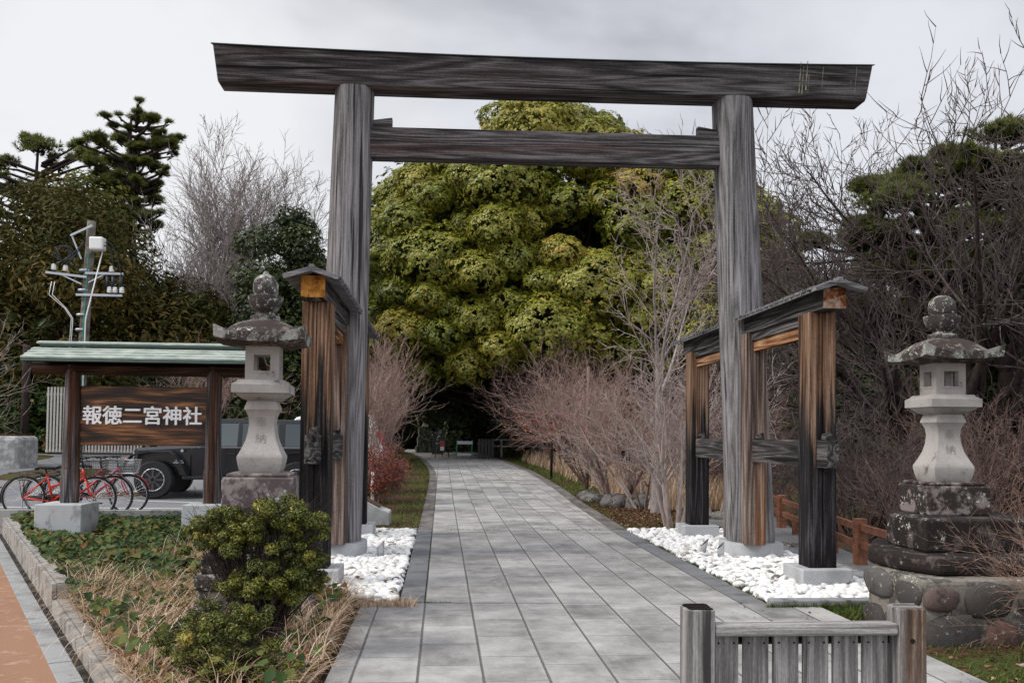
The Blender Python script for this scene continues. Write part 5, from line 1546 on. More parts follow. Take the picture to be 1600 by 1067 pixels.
TUFT_V = []; TUFT_F = []
for k in range(11):
    a = 2 * math.pi * k / 11 * 2.4; e_ = .25 + 1.1 * ((k * 7) % 11) / 11
    d = np.array([math.cos(a) * math.cos(e_), math.sin(a) * math.cos(e_), math.sin(e_)]); s_ = np.array([-math.sin(a), math.cos(a), 0]) * .075
    b = len(TUFT_V); TUFT_V += [tuple(-s_), tuple(s_), tuple(d)]; TUFT_F.append((b, b + 1, b + 2))
def pine(label, x, y, h, pads, seed, lean=0.0, tuft=.26, dens=110):
    pads = [(a, b, c_ * (.72 if x < 0 else .95)) for a, b, c_ in pads]
    r = random.Random(seed); z0 = Hz(x, y); T = thing('pine_tree', label, 'tree', (x, y, z0), 'pines against the sky')
    tr = [(x + lean * t * t + .25 * math.sin(t * 5), y, z0 + h * t) for t in [i / 10 for i in range(11)]]
    MB().tube(tr, [h * .022 * (1 - .85 * i / 10) for i in range(11)], 9).build('trunk', BK_DARK, T, smooth=True)
    L = []; br = []
    ex = []
    for (a_, b_, c_) in pads:
        ex.append((a_, b_, c_ * .85))
        for _ in range(5): ex.append((a_ + r.uniform(-1, 1) * c_ * 1.25, b_ + r.uniform(-.038, .038), c_ * r.uniform(.22, .5)))
    for (dx, dz, w_) in ex:   # dx from trunk, dz height fraction, pad half width
        z = z0 + h * dz; tx = x + lean * dz * dz; px_ = tx + dx; py_ = y + r.uniform(-1, 1) * 1.4
        L.append((px_, py_, z, w_, w_ * .8, w_ * .27))
        L.append((px_ + w_ * .5 * r.uniform(-1, 1), py_, z + w_ * .28, w_ * .6, w_ * .5, w_ * .2))
        br.append((tx, y, z - abs(dx) * .22 - .3, tx + dx * .55, (y + py_) / 2, z - .35, .09, .06)); br.append((tx + dx * .55, (y + py_) / 2, z - .35, px_, py_, z - .1, .06, .025))
        for _ in range(5): br.append((px_ - dx * .2, py_, z - .3, px_ + r.uniform(-1, 1) * w_ * .8, py_ + r.uniform(-1, 1) * w_ * .5, z + r.uniform(-.1, .15), .03, .01))
    V, F = tubes_from_segs(br, 5); newmesh('limbs', V, F, BK_DARK, T, smooth=True)
    L = np.array(L); a = L[:, 3] ** 1.5; n = int(dens * len(L) * .30); idx = NR.choice(len(L), n, p=a / a.sum())
    D = NR.normal(size=(n, 3)); D /= np.linalg.norm(D, axis=1, keepdims=True)
    wv_ = 1 + .35 * np.sin(D[:, 0] * 5 + idx * 2.1) * np.cos(D[:, 1] * 4 + idx)
    P = L[idx, :3] + D * L[idx, 3:6] * (NR.random(n) ** .6 * wv_ * np.where(NR.random(n) < .15, 1.3, 1))[:, None]
    Nn = D * .7 + np.array([0, 0, .8]); v = np.clip(.45 + .3 * D[:, 2] * 0 + NR.normal(0, .2, n), 0, 1)
    scatter('crown', TUFT_V, TUFT_F, P, frames(Nn), np.full(n, tuft) * NR.uniform(.7, 1.2, n), MPIN, T, val=v)
    return T

SPRAY = SPRAY_
# left side, tall brownish cypresses
dense_tree('broad brownish-green conifer, largest mass at the far left', -14.4, 35, 9.5, 10.7, 1, MCYP, .27, 1000, 48, 'brownish conifers at the left', 'conifer_tree', .05, SPRAY)
dense_tree('brownish-green conifer whose crown is cut by the left edge', -19.2, 34, 8.0, 8.2, 2, MCYP, .27, 900, 38, 'brownish conifers at the left', 'conifer_tree', .05, SPRAY)
dense_tree('brownish conifer with long branches reaching toward the bare tree', -10.4, 36.5, 6.2, 7.2, 3, MCYP, .25, 800, 38, 'brownish conifers at the left', 'conifer_tree', .02, SPRAY)
dense_tree('rounded green tree top between the two left pines', -15.6, 41, 6.0, 12.3, 4, MPIN, .34, 240, 24, None, 'evergreen_tree', .4)
pine('flat-topped pine at the upper left corner', -19.9, 45, 14.6, [(-3.0, .93, 1.6), (0, .99, 1.8), (2.4, .95, 1.2), (-1.2, .86, 1.3), (3.6, .88, 1.2), (-3.9, .80, 1.9), (1.2, .80, 1.2), (3.2, .76, 1.6), (-2.8, .70, 1.7), (2.6, .66, 1.6), (-5, .88, 1.2)], 5, .3)
pine('tall narrow pine standing above the conifers on the left', -14.3, 42, 15.2, [(a * .8, b, c_ * .85) for a, b, c_ in [(0, 1.0, .9), (1.3, .97, .8), (-1.4, .96, .9), (.3, .93, 1.2), (-1.6, .90, 1.1), (1.5, .91, 1.0), (-.6, .87, 1.3), (-1.7, .83, 1.0), (1.1, .85, 1.0), (.2, .80, 1.3), (-1.2, .77, 1.1), (.8, .76, 1.0), (0, .71, 1.2), (1.0, .68, 1.0), (-1.0, .66, 1.1)]], 6, .1, .22, 140)
dense_tree('dark green tree right of the bare tree, beside the torii pillar', -6.1, 36, 4.8, 9.9, 7, MDKG, .26, 330, 36, None, 'evergreen_tree', .18, LEAF)
# low dark planting closing the view
fill = [(-13.9, 32.6, 3.6, 3.6, 'ivy-covered dark hedge tree beside the slatted screen', MIVY), (-16.6, 33, 5, 4.2, 'dark leafy hedge behind the planter at the left edge', MIVY),
        (-8.6, 33.5, 5.5, 4.2, 'dark green shrubs behind the black car', MDKG), (-4.8, 36, 6.0, 5.5, 'dark evergreen behind the white car roof', MDKG), (-6.5, 41, 6, 8, 'dark evergreen filling behind the left lantern top', MDKG),
        (-5.6, 44, 4.5, 6.0, 'dark green tree behind the left shrub row', MCAM)]
for i, (x, y, w_, h_, lab, mt_) in enumerate(fill):
    dense_tree(lab, x, y, w_, h_, 30 + i, mt_, .26, 300, 22, 'low evergreens closing the car park', 'evergreen_shrub', .02)
far_ = [(-4, 64, 6, 7.5), (-9, 54, 7, 6), (-14, 52, 7, 6), (2, 63, 7, 7), (-26, 60, 12, 11), (-34, 64, 14, 12), (-16, 62, 12, 10), (-8, 66, 12, 11), (0, 68, 14, 12), (9, 70, 14, 11), (19, 66, 14, 6), (28, 62, 13, 5), (37, 58, 13, 6), (46, 54, 13, 7)]
for i, (x, y, w_, h_) in enumerate(far_):
    dense_tree('dark distant evergreen in the belt closing the background', x, y, w_, h_, 50 + i, MDKG, .50, 330, 24, 'distant belt of evergreens', 'evergreen_tree', .0)
# under the camphor it is dark with undergrowth
for i, (x, y, w_, h_, lab) in enumerate(((1.4, 58, 5, 6.5, 'dark shrub mass left of the black banner'), (5.6, 56, 6, 6, 'dark undergrowth beneath the big evergreen, centre'), (10.8, 53, 6.5, 6.0, 'dark undergrowth beneath the big evergreen, right'), (16, 50, 7, 7.5, 'dark evergreen under the right end of the big crown'))):
    dense_tree(lab, x, y, w_, h_, 70 + i, MDKG, .3, 300, 22, 'undergrowth below the big evergreen', 'evergreen_shrub', .0)
# right side evergreens
dense_tree('dark evergreen just right of the right torii pillar', 16.0, 38, 4.6, 7.4, 80, MDKG, .3, 260, 24, 'dark evergreens on the right slope', 'evergreen_tree', .1)
dense_tree('dark evergreen behind the right gable roof', 15.0, 31, 5.4, 5.6, 81, MDKG, .28, 300, 26, 'dark evergreens on the right slope', 'evergreen_tree', .0)
dense_tree('dark evergreen behind the right lantern finial', 16.6, 27, 5.5, 4.2, 82, MDKG, .26, 300, 26, 'dark evergreens on the right slope', 'evergreen_tree', .0)
dense_tree('dark evergreen at the right edge above the stone wall', 18.6, 25, 4.4, 5.0, 83, MDKG, .26, 280, 26, 'dark evergreens on the right slope', 'evergreen_tree', .0)
dense_tree('dark evergreen beyond the slope right of the bare trees', 20.5, 33, 6, 6.5, 84, MDKG, .3, 300, 26, 'dark evergreens on the right slope', 'evergreen_tree', .0)
pine('spreading pine behind the bare trees on the right', 14.0, 24.5, 9.9, [(a * .72, b, c_ * .8) for a, b, c_ in [(-2.9, .80, 1.5), (-.6, .93, 1.5), (1.2, .98, 1.4), (-1.8, .87, 1.3), (2.8, .90, 1.4), (-3.7, .72, 1.4), (-1.4, .74, 1.5), (1.2, .78, 1.5), (3.4, .76, 1.4), (-2.8, .62, 1.5), (.2, .64, 1.6), (2.4, .62, 1.4), (-3.4, .52, 1.3), (-1.0, .52, 1.5)]], 9, .2, .2, 420)
pine('second pine crowding the right edge of the photo', 17.0, 26, 10.4, [(a * .8, b, c_ * .85) for a, b, c_ in [(-1.9, .86, 1.3), (0, .98, 1.4), (1.8, .9, 1.4), (-1.2, .74, 1.3), (1.2, .76, 1.3), (-2.4, .64, 1.3), (.4, .62, 1.5), (-1.4, .52, 1.4)]], 10, .1, .2, 420)

# fan palm behind the sign roof
PT = thing('fan_palm', 'dark fan palm beside the utility pole above the sign roof', 'palm', (-12.6, 30, Hz(-12.6, 30)))
z0 = Hz(-12.6, 30)
for (tx, ty, th) in ((-13.4, 30, 3.6), (-11.9, 30.4, 2.6), (-9.6, 30.8, 2.2)):
    MB().tube([(tx, ty, z0 - .2), (tx, ty, z0 + th)], .12, 10).build('trunk', BK_DARK, PT, smooth=True)
    V = []; F = []; val = []
    for k in range(26):
        a = r.uniform(0, 2 * math.pi); e_ = r.uniform(-.3, 1.2); ln = r.uniform(.7, 1.1)
        c_ = np.array([tx + ln * math.cos(a) * math.cos(e_), ty + ln * math.sin(a) * math.cos(e_), z0 + th + ln * math.sin(e_) * .8])
        out_ = c_ - np.array([tx, ty, z0 + th]); out_ /= np.linalg.norm(out_); sd = np.cross(out_, (0, 0, 1)); sd /= np.linalg.norm(sd) + 1e-6
        for j in range(15):
            b_ = (j / 14 - .5) * 2.6; d_ = out_ * math.cos(b_) + sd * math.sin(b_); l_ = r.uniform(.5, .75)
            tip = c_ + d_ * l_ + np.array([0, 0, -.22 * l_]); s_ = np.cross(d_, (0, 0, 1)) * .028; bb = len(V)
            V += [tuple(c_ - s_), tuple(c_ + s_), tuple(tip)]; F.append((bb, bb + 1, bb + 2)); val += [np.clip(r.gauss(.45, .2), 0, 1)] * 3
    newmesh('fronds', V, np.array(F), MPLM, PT, val=val)

# ------------------------------------------------------------------ bare trees
ZEL = dict(n=[6, 7, 6, 5, 4], wob=[.05, .06, .07, .08, .09], up=[.04, .05, .05, .05, .05], kids=[2.0, 1.3, 1.1, .9], ang=[28, 30, 34, 36], len=[.74, .6, .58, .55], rad=[.65, .62, .62, .7], bare=[.1, .15, .1, .0], rmin=.0125)
bare_tree('bare_tree', 'tall leafless tree with upswept grey branches left of the torii', 'tree', (-10.0, 39), [(0, 0, (0, 0, 1), 8.0, .22), (.3, .1, (.17, 0, 1), 7.4, .17), (-.3, 0, (-.13, .1, 1), 7.6, .17), (.1, .2, (.12, .1, 1), 6.6, .15)], ZEL, BK_GREY, BK_GREY, 3, partlv=1)
SPR = dict(n=[6, 7, 6, 5, 4], wob=[.10, .11, .11, .11, .12], up=[.02, .04, .06, .08, .08], kids=[1.8, 1.15, 1.05, .75], ang=[46, 42, 42, 42], len=[.9, .62, .58, .55], rad=[.65, .62, .62, .7], bare=[.3, .15, .1, 0], rmin=.0125)
bare_tree('bare_tree', 'big dark leafless tree arching in from the right edge', 'tree', (13.2, 20.5), [(0, 0, (-.12, .1, 1), 6.6, .28), (.2, .3, (.10, .1, 1), 6.8, .26), (-.3, .1, (-1.0, .2, .7), 5.4, .24), (.1, 0, (-.3, .2, 1), 6.2, .22), (-.2, 0, (-.6, 0, 1), 5.4, .22), (.3, 0, (.0, -.1, 1), 6.4, .2)], SPR, BK_DARK, BK_TWD, 12, 'bare spreading trees on the right')
bare_tree('bare_tree', 'leafless spreading tree behind the right gable, tips against white sky', 'tree', (14.6, 33), [(0, 0, (-.1, 0, 1), 4.7, .2), (.2, 0, (.5, .1, 1), 4.1, .15), (-.2, .1, (-.7, 0, 1), 4.3, .15)], dict(SPR, rmin=.02, kids=[1.9, 1.3, 1.1, .9]), BK_BRN, BK_TWD, 14, 'bare spreading trees on the right')
bare_tree('bare_tree', 'paler leafless tree between right pillar and big bare tree', 'tree', (15.8, 42), [(0, 0, (0, 0, 1), 5.4, .2), (.2, 0, (.5, .1, 1), 4.8, .15), (-.2, .1, (-.6, 0, 1), 4.8, .15)], dict(SPR, rmin=.024, kids=[1.9, 1.3, 1.1, .9]), BK_BRN, BK_TWD, 15, 'bare spreading trees on the right')
0 and bare_tree('bare_tree', 'leafless tree crown filling the right edge above the lantern', 'tree', (18.4, 23), [(0, 0, (-.3, 0, 1), 4.6, .2), (.2, 0, (.3, .1, 1), 4.8, .15)], SPR, BK_DARK, BK_TWD, 16, 'bare spreading trees on the right')
# cherry by the path
CHE = dict(n=[6, 7, 6, 4, 3], wob=[.03, .07, .1, .15, .2], up=[.02, .09, .07, .05, .03], kids=[1.9, 1.25, 1.0, .8], ang=[46, 36, 38, 42], len=[1.05, .55, .52, .55], rad=[.6, .6, .62, .65], bare=[.5, .1, .1, 0], rmin=.009)
bare_tree('cherry_tree', 'pale bare cherry tree rising from a banded dark trunk by the path', 'tree', (4.35, 17.9), [(0, 0, (.0, 0, 1), 3.6, .135)], CHE, BK_GREY, BK_PALE, 22, sides=9)

# ------------------------------------------------------------------ bare shrubs both sides of the path
SHR = dict(n=[5, 5, 4, 3], wob=[.10, .14, .18, .22], up=[.06, .10, .08, .05], kids=[1.4, 1.05, .8], ang=[34, 36, 38], len=[.72, .64, .62], rad=[.65, .62, .62], bare=[.25, .1, .0], rmin=.0068)
SHD = dict(SHR); SHD['kids'] = [1.45, 1.2, .95]
def shrub(name, label, x, y, h, nst, mt, mc, seed, group, spread=.55, rad=.035, C=SHR, leaves=None, bias=(0, 0)):
    r = random.Random(seed * 13 + 5); st = []
    for k in range(nst):
        a = 2 * math.pi * (k + r.random()) / nst
        st.append((.12 * math.cos(a), .12 * math.sin(a), (spread * math.cos(a) * r.uniform(.4, 1.2) + bias[0], spread * math.sin(a) * r.uniform(.4, 1.2) + bias[1], 1), h * r.uniform(.55, .75), rad * r.uniform(.7, 1.2)))
    return bare_tree(name, label, 'shrub', (x, y), st, C, mt, mc, seed, group, partlv=0, trunkname='stems', crownname='twigs', leaves=leaves, sides=5)
G1 = 'bare shrubs along the right side of the path'
shrub('bare_shrub', 'multi-stemmed pale shrub just beyond the rear right gate post', 3.95, 15.0, 2.7, 7, BK_PALE, BK_PALE, 101, G1, .35, .055)
shrub('bare_shrub', 'low arching shrub with thick dark base before the cherry', 3.95, 17.6 + 2.2, 2.2, 7, BK_BRN, BK_PALE, 102, G1, .8, .06)
shrub('bare_shrub', 'pinkish twiggy shrub in front of the cherry, leaning over the path', 4.3, 18.9, 3.0, 7, BK_PALE, BK_PINK, 103, G1, .7, .045, SHD, bias=(-.25, -.1))
shrub('bare_shrub', 'dense pinkish shrub left of the cherry with orange leaves', 4.3, 23.0, 3.0, 8, BK_PALE, BK_PINK, 104, G1, .6, .04, SHD, (MRDL, 160, .09, .6, 2.0))
shrub('bare_shrub', 'spreading mauve shrub arching left over the path', 4.5, 27.0, 3.9, 8, BK_BRN, BK_PINK, 105, G1, .75, .045, SHD, (MRDL, 260, .10, .5, 2.2), (-.3, 0))
shrub('bare_shrub', 'tall arching twiggy shrub halfway along the path', 4.9, 31.0, 4.4, 8, BK_BRN, BK_PINK, 106, G1, .8, .05, SHD, (MRDL, 260, .11, .4, 2.4), (-.3, 0))
shrub('bare_shrub', 'far bare shrub with slanting stems near the board fence', 4.9, 36.0, 4.4, 8, BK_BRN, BK_BRN, 107, G1, .8, .05, SHD, (MRDL, 160, .11, .4, 2.4), (-.35, 0))
shrub('bare_shrub', 'darkest far shrub at the bend of the path', 5.2, 41.0, 5.0, 7, BK_BRN, BK_BRN, 108, G1, .8, .06, SHR, None, (-.3, 0))
shrub('bare_shrub', 'grey shrub behind the cherry trunk', 6.2, 21.5, 3.0, 8, BK_BRN, BK_PINK, 109, G1, .6, .04, SHD)
shrub('bare_shrub', 'twiggy shrub seen through the right gate frame', 5.4, 17.2, 2.9, 8, BK_PALE, BK_PALE, 110, G1, .55, .035, SHR)
shrub('bare_shrub', 'brown thicket shrub behind the row of pinkish shrubs', 7.4, 27, 3.2, 8, BK_BRN, BK_PINK, 111, G1, .6, .05, SHD)
shrub('bare_shrub', 'brown thicket shrub behind the path bend', 8.0, 34, 3.8, 8, BK_BRN, BK_BRN, 112, G1, .6, .05, SHD)
G2 = 'dark brown thicket shrubs in the stream hollow'
for i, (x, y, h, lab) in enumerate(((7.9, 17.0, 3.4, 'dark twiggy thicket between the right torii pillar and front post'), (9.0, 15.6, 3.3, 'dense dark thicket right of the front right post'), (10.6, 17.5, 3.7, 'dense dark thicket left of the right lantern shaft'),
                                    (9.6, 20.5, 3.9, 'tall dark thicket behind the others in the hollow'), (7.0, 20.5, 3.4, 'brown thicket glimpsed under the right lintel'), (12.4, 20.6, 2.6, 'dark thicket over the stone wall'), (11.6, 24.5, 3.6, 'rearmost dark thicket below the right gable'), (8.6, 25.0, 3.9, 'rear brown thicket behind the right pillar'))):
    shrub('bare_shrub', lab, x, y, h, 9, BK_DARK, BK_BRN if i % 3 else BK_TWD, 120 + i, G2, .7, .04, SHD)
shrub('bare_shrub', 'fallen-looking low shrub with pale bough over the dark stream', 8.6, 13.2, 1.9, 5, BK_PALE, BK_BRN, 130, G2, 1.1, .035, SHR, None, (.5, 0))
G3 = 'pinkish bare shrubs on the left of the path'
for i, (x, y, h, lab) in enumerate(((-1.5, 19.8, 3.1, 'nearest pinkish bare shrub left of the path'), (-1.75, 23.2, 3.4, 'second pinkish bare shrub left of the path'), (-1.9, 27, 3.0, 'third pinkish bare shrub left of the path'), (-2.7, 31, 3.0, 'fourth pinkish bare shrub left of the path'), (-3.8, 36, 3.0, 'farthest pinkish bare shrub left of the path'))):
    shrub('bare_shrub', lab, x, y, h, 9, BK_PALE, BK_PINK, 140 + i, G3, .12, .034, dict(SHD, ang=[22, 26, 30], up=[.12, .14, .12, .08]), (MRDL, 60, .06, .3, 1.4))
shrub('red_shrub', 'red and orange leaved nandina shrub beside the white marker post', -1.3, 18.0, 1.15, 9, BK_BRN, BK_BRN, 150, None, .36, .015, SHR, (MRDL, 2600, .055, .15, 1.35))
shrub('red_shrub', 'dry reddish brown clump beyond the nandina', -1.15, 20.4, 1.0, 9, BK_TAN, BK_TAN, 151, None, .4, .012, SHD, (MLIT, 900, .06, .1, 1.2))
shrub('bare_shrub', 'mauve bare shrub between the conifers and the left lantern', -8.0, 30.5, 3.6, 9, BK_BRN, BK_PINK, 152, None, .6, .04, SHD)
shrub('bare_shrub', 'pale bare branches entering at the left edge by the sign roof', -14.6, 25.5, 4.6, 8, BK_PALE, BK_PALE, 153, None, .7, .05, SHR, None, (.25, 0))
shrub('dry_bush', 'dry reddish twiggy bush in front of the right lantern base', 4.72, 5.72, 1.35, 30, BK_TAN, BK_TAN, 160, None, .7, .0055, dict(SHR, rmin=.0016, kids=[1.2, 1.0, .8], up=[.0, .02, .03, .02], wob=[.05, .08, .1, .12]), None, (-.25, .05))

# support stakes beside the shrubs
for i, (x, y, h, lab) in enumerate(((3.62, 29.5, 3.2, 'slim dark stake pole among the far shrubs'), (3.95, 24.2, 3.4, 'brown stake pole beside the dense pinkish shrub'))):
    t = MB().tube([(x, y, Hz(x, y) - .1), (x + .02, y, Hz(x, y) + h)], .045, 10).build('stake', BK_BRN if i else BK_DARK, smooth=True); tag(t, lab, 'stake')

# ------------------------------------------------------------------ foreground bush
def bush(label, masses, base, seed, stems_h, leaf=.024, n=9000):
    r = random.Random(seed); T = thing('evergreen_bush', label, 'bush', (base[0], base[1], 0))
    segs = []; L = []
    for (x, y, z, rx, rz) in masses:
        for k in range(90):
            th = r.uniform(0, 2 * math.pi); ph = math.asin(r.uniform(-.75, 1)); q = r.uniform(.3, 1.0) * (1.22 if r.random() < .22 else 1)
            c_ = (x + rx * q * math.cos(th) * math.cos(ph), y + rx * .75 * q * math.sin(th) * math.cos(ph), z + rz * q * math.sin(ph))
            s = r.uniform(.035, .085) * (rx / .42) ** .5
            L.append((*c_, s, s * .9, s * .7))
            m1 = (base[0] * .5 + c_[0] * .5 + r.uniform(-.05, .05), base[1] * .5 + c_[1] * .5, c_[2] * .55 + .0)
            segs.append((base[0] + r.uniform(-.1, .1), base[1] + r.uniform(-.1, .1), -.02, *m1, .006, .004)); segs.append((*m1, *c_, .004, .0015))
            for _ in range(7): segs.append((*c_, c_[0] + r.uniform(-1, 1) * s * 2.0, c_[1] + r.uniform(-1, 1) * s * 1.5, c_[2] + r.uniform(-.4, 2.2) * s, .0022, .0008))
    V, F = tubes_from_segs(segs, 5); newmesh('stems', V, F, BK_DARK, T, smooth=True)
    lobes_to_leaves('leaves', L, n / len(L) * len(masses), leaf, MBOX, T, surf=.1)
    return T
bush('bushy boxwood with yellow-green tips in front of the left lantern', [(-1.14, 6.25, .87, .36, .20), (-1.50, 6.35, .80, .30, .15), (-.96, 6.2, .58, .24, .22), (-1.16, 6.15, .50, .30, .16)], (-1.22, 6.15), 3, .5, .020, 30000)
bush('lower rounded boxwood at the front of the planting bed', [(-1.27, 5.35, .32, .33, .24), (-1.10, 5.15, .10, .30, .20)], (-1.24, 5.3), 4, .2, .019, 26000)

# ------------------------------------------------------------------ ground plants in the bed
def in_poly(P, poly):
    x, y = P[:, 0], P[:, 1]; ins = np.zeros(len(P), bool); n = len(poly); j = n - 1
    for i in range(n):
        xi, yi = poly[i]; xj, yj = poly[j]
        c_ = ((yi > y) != (yj > y)) & (x < (xj - xi) * (y - yi) / (yj - yi + 1e-12) + xi); ins ^= c_; j = i
    return ins
BED = [kp(-5, .10), kp(0, .10), kp(7.2, .10), (-3.3, 14.5), (-1.98, 14.5), (-1.98, 8.3), (-.78, 8.2), (-.74, 3.6)]
def bedpts(n, dens):
    P = NR.uniform((-7.4, 3.6), (-.6, 14.5), (n, 2)); P = P[in_poly(P, BED)]
    k = NR.random(len(P)) < dens(P[:, 0], P[:, 1]); P = P[k]
    hid = [(-5.1, 12.82), (-3.185, 12.82)]
    for hx_, hy_ in hid: P = P[~((np.abs(P[:, 0] - hx_) < .40) & (np.abs(P[:, 1] - hy_) < .48))]
    P = P[~((np.abs(P[:, 0] + 1.475) < .5) & (np.abs(P[:, 1] - 7.5) < .6))]
    return P
def nz(x, y, f, s=0): return .5 + .25 * (np.sin(x * f + s) * np.cos(y * f * 1.3 + s * 2) + np.sin((x + y) * f * .7 + s * 3))
P = bedpts(90000, lambda x, y: np.clip(.16 + sm(y, 7.6, 9.4) * .84, 0, 1) * (.55 + .45 * nz(x, y, 2.1)))
n = len(P); P3 = np.zeros((n, 3)); P3[:, :2] = P
P3[:, 2] = .04 + .26 * nz(P[:, 0], P[:, 1], 4.0, 1) * NR.random(n) ** .5 + NR.uniform(0, .07, n)
Nn = NR.normal(0, .6, (n, 3)); Nn[:, 2] = 1; Nn[:, 1] -= .45
v = np.clip(.40 + .5 * (nz(P[:, 0], P[:, 1], 1.6, 4) - .5) + NR.normal(0, .24, n) + .18 * (P[:, 1] < 8.5), 0, 1)
tag(scatter('ivy_ground_cover', *IVY, P3, frames(Nn), NR.uniform(.045, .10, n), MIVY, val=v), 'dark ivy leaves covering the planting bed by the name board', 'ivy', kind='stuff')
# dry litter leaves
P = bedpts(16000, lambda x, y: .35 + .65 * (1 - sm(y, 7, 10)))
n = len(P); P3 = np.zeros((n, 3)); P3[:, :2] = P; P3[:, 2] = NR.uniform(.0, .10, n)
Nn = NR.normal(0, .5, (n, 3)); Nn[:, 2] = 1
tag(scatter('dead_leaf_litter', *IVY, P3, frames(Nn), NR.uniform(.025, .055, n), MLIT, val=NR.random(n)), 'brown dead leaves lying between the dry grass', 'leaf litter', kind='stuff')

def grass(name, label, P, z, Lmin, Lmax, wid, mat, lean=.5, curl=1.2, segs=5, vals=None, cat='grass'):
    """curving blades built as tapering ribbons"""
    n = len(P); L = NR.uniform(Lmin, Lmax, n); az = NR.uniform(0, 2 * np.pi, n); th = NR.uniform(.1, lean, n) ; cu = NR.uniform(.4, 1.0, n) * curl
    base = np.stack([P[:, 0], P[:, 1], z], 1); pts = [base]; d_az = np.stack([np.cos(az), np.sin(az), np.zeros(n)], 1)
    side = np.stack([-np.sin(az + .4), np.cos(az + .4), np.zeros(n)], 1)
    cur = base.copy()
    for k in range(segs):
        t = th + cu * ((k + .5) / segs) ** 1.2
        cur = cur + (d_az * np.sin(t)[:, None] + np.array([0, 0, 1.]) * np.cos(t)[:, None]) * (L / segs)[:, None]
        pts.append(cur.copy())
    V = []
    for k, p in enumerate(pts):
        w_ = wid * (1 - .85 * k / segs); V.append(p - side * w_); V.append(p + side * w_)
    V = np.stack(V, 1); K = V.shape[1]
    f = np.array([(2 * k, 2 * k + 1, 2 * k + 3, 2 * k + 2) for k in range(segs)])
    F = f[None] + (np.arange(n) * K)[:, None, None]
    v = NR.random(n) if vals is None else vals
    o = newmesh(name, V.reshape(-1, 3), F.reshape(-1, 4), mat, None, val=np.repeat(v, K)); tag(o, label, cat, kind='stuff'); return o
# dry straw in clumps
cl = bedpts(6200, lambda x, y: (1 - sm(y, 8.3, 10.0)) * (.35 + .65 * (nz(x, y, 1.7, 2) > .42)))
P = np.repeat(cl, 26, 0) + NR.normal(0, .055, (len(cl) * 26, 2)); P = P[in_poly(P, BED)]
P = P[~((np.abs(P[:, 0] + 1.475) < .45) & (np.abs(P[:, 1] - 7.5) < .55))]
grass('dry_grass', 'straw-coloured dry grass curling over the front of the bed', P, np.zeros(len(P)), .18, .52, .0042, MDRY, .8, 2.5, 6)
P = np.array([(-2.45, 9.35)]) + NR.normal(0, .12, (140, 2))
grass('dry_grass', 'tall pale grass plume arching above the ivy', P, np.full(140, .05), .4, .75, .003, MDRY, .4, 1.9, 7)
P = NR.uniform((-.78, 7.9), (-.2, 8.12), (500, 2)); grass('dry_grass', 'short dry grass along the joint below the left pebbles', P, np.zeros(500), .04, .12, .003, MDRY, .8, 1.2, 3)

# green tufts beside the paving
def band(n, f):
    P = NR.uniform((-4, 7), (9, 60), (n, 2)); return P[NR.random(n) < f(P[:, 0], P[:, 1])]
def gl(x, y):
    e = np.interp(y, ys, rx) + .27; k = np.clip(1 - (x - e) / np.where(y > 19, 1.7, .5), 0, 1) * (x > e) * (y > 14.5) * np.where(y > 19.5, 1, .25)
    e2 = np.interp(y, ys, lx) - .23; k2 = np.clip(1 - (e2 - x) / .9, 0, 1) * (x < e2) * (y > 14.45) * np.where(y < 24, 1, .6)
    return np.clip(k + k2, 0, 1)
P = band(150000, gl); P = P[P[:, 1] < 46]
grass('green_grass', 'short green grass edging both sides of the path', P, H(P[:, 0], P[:, 1]), .05, .17, .006, MGRS, .8, 1.0, 3)
P = np.concatenate([NR.uniform((3.42, 4.3), (6.2, 7.6), (9000, 2)), NR.uniform((3.45, 7.0), (3.8, 7.84), (1500, 2))])
P = P[(P[:, 0] > 3.43) & (NR.random(len(P)) < .35 + .65 * (nz(P[:, 0], P[:, 1], 3.3) > .5))]
grass('green_grass', 'green weeds in the corner before the right rubble base', P, H(P[:, 0], P[:, 1]), .03, .10, .004, MGRS, 1.0, 1.0, 3)
P = np.concatenate([NR.uniform((2.95, 8.1), (3.06, 14), (700, 2)), NR.uniform((2.9, 7.82), (3.9, 7.87), (500, 2)), NR.uniform((-1.9, 13.9), (-.4, 14.2), (500, 2))])
grass('green_grass', 'tiny green weeds along the kerbs of the pebble beds', P, np.zeros(len(P)), .02, .07, .004, MGRS, 1.0, 1.0, 3)
P = NR.uniform((4.4, 18.5), (8.0, 27), (9000, 2))
grass('dry_grass', 'golden dry grass behind the shrubs beyond the rear right post', P, H(P[:, 0], P[:, 1]), .3, .95, .007, MDRY, .4, .8, 4)
P = NR.uniform((3.3, 27), (6.5, 45), (3500, 2)); P = P[P[:, 0] > np.interp(P[:, 1], ys, rx) + 1.0]
grass('dry_grass', 'dry brown undergrowth below the far shrubs', P, H(P[:, 0], P[:, 1]), .3, .8, .009, MDRY, .5, .9, 4)
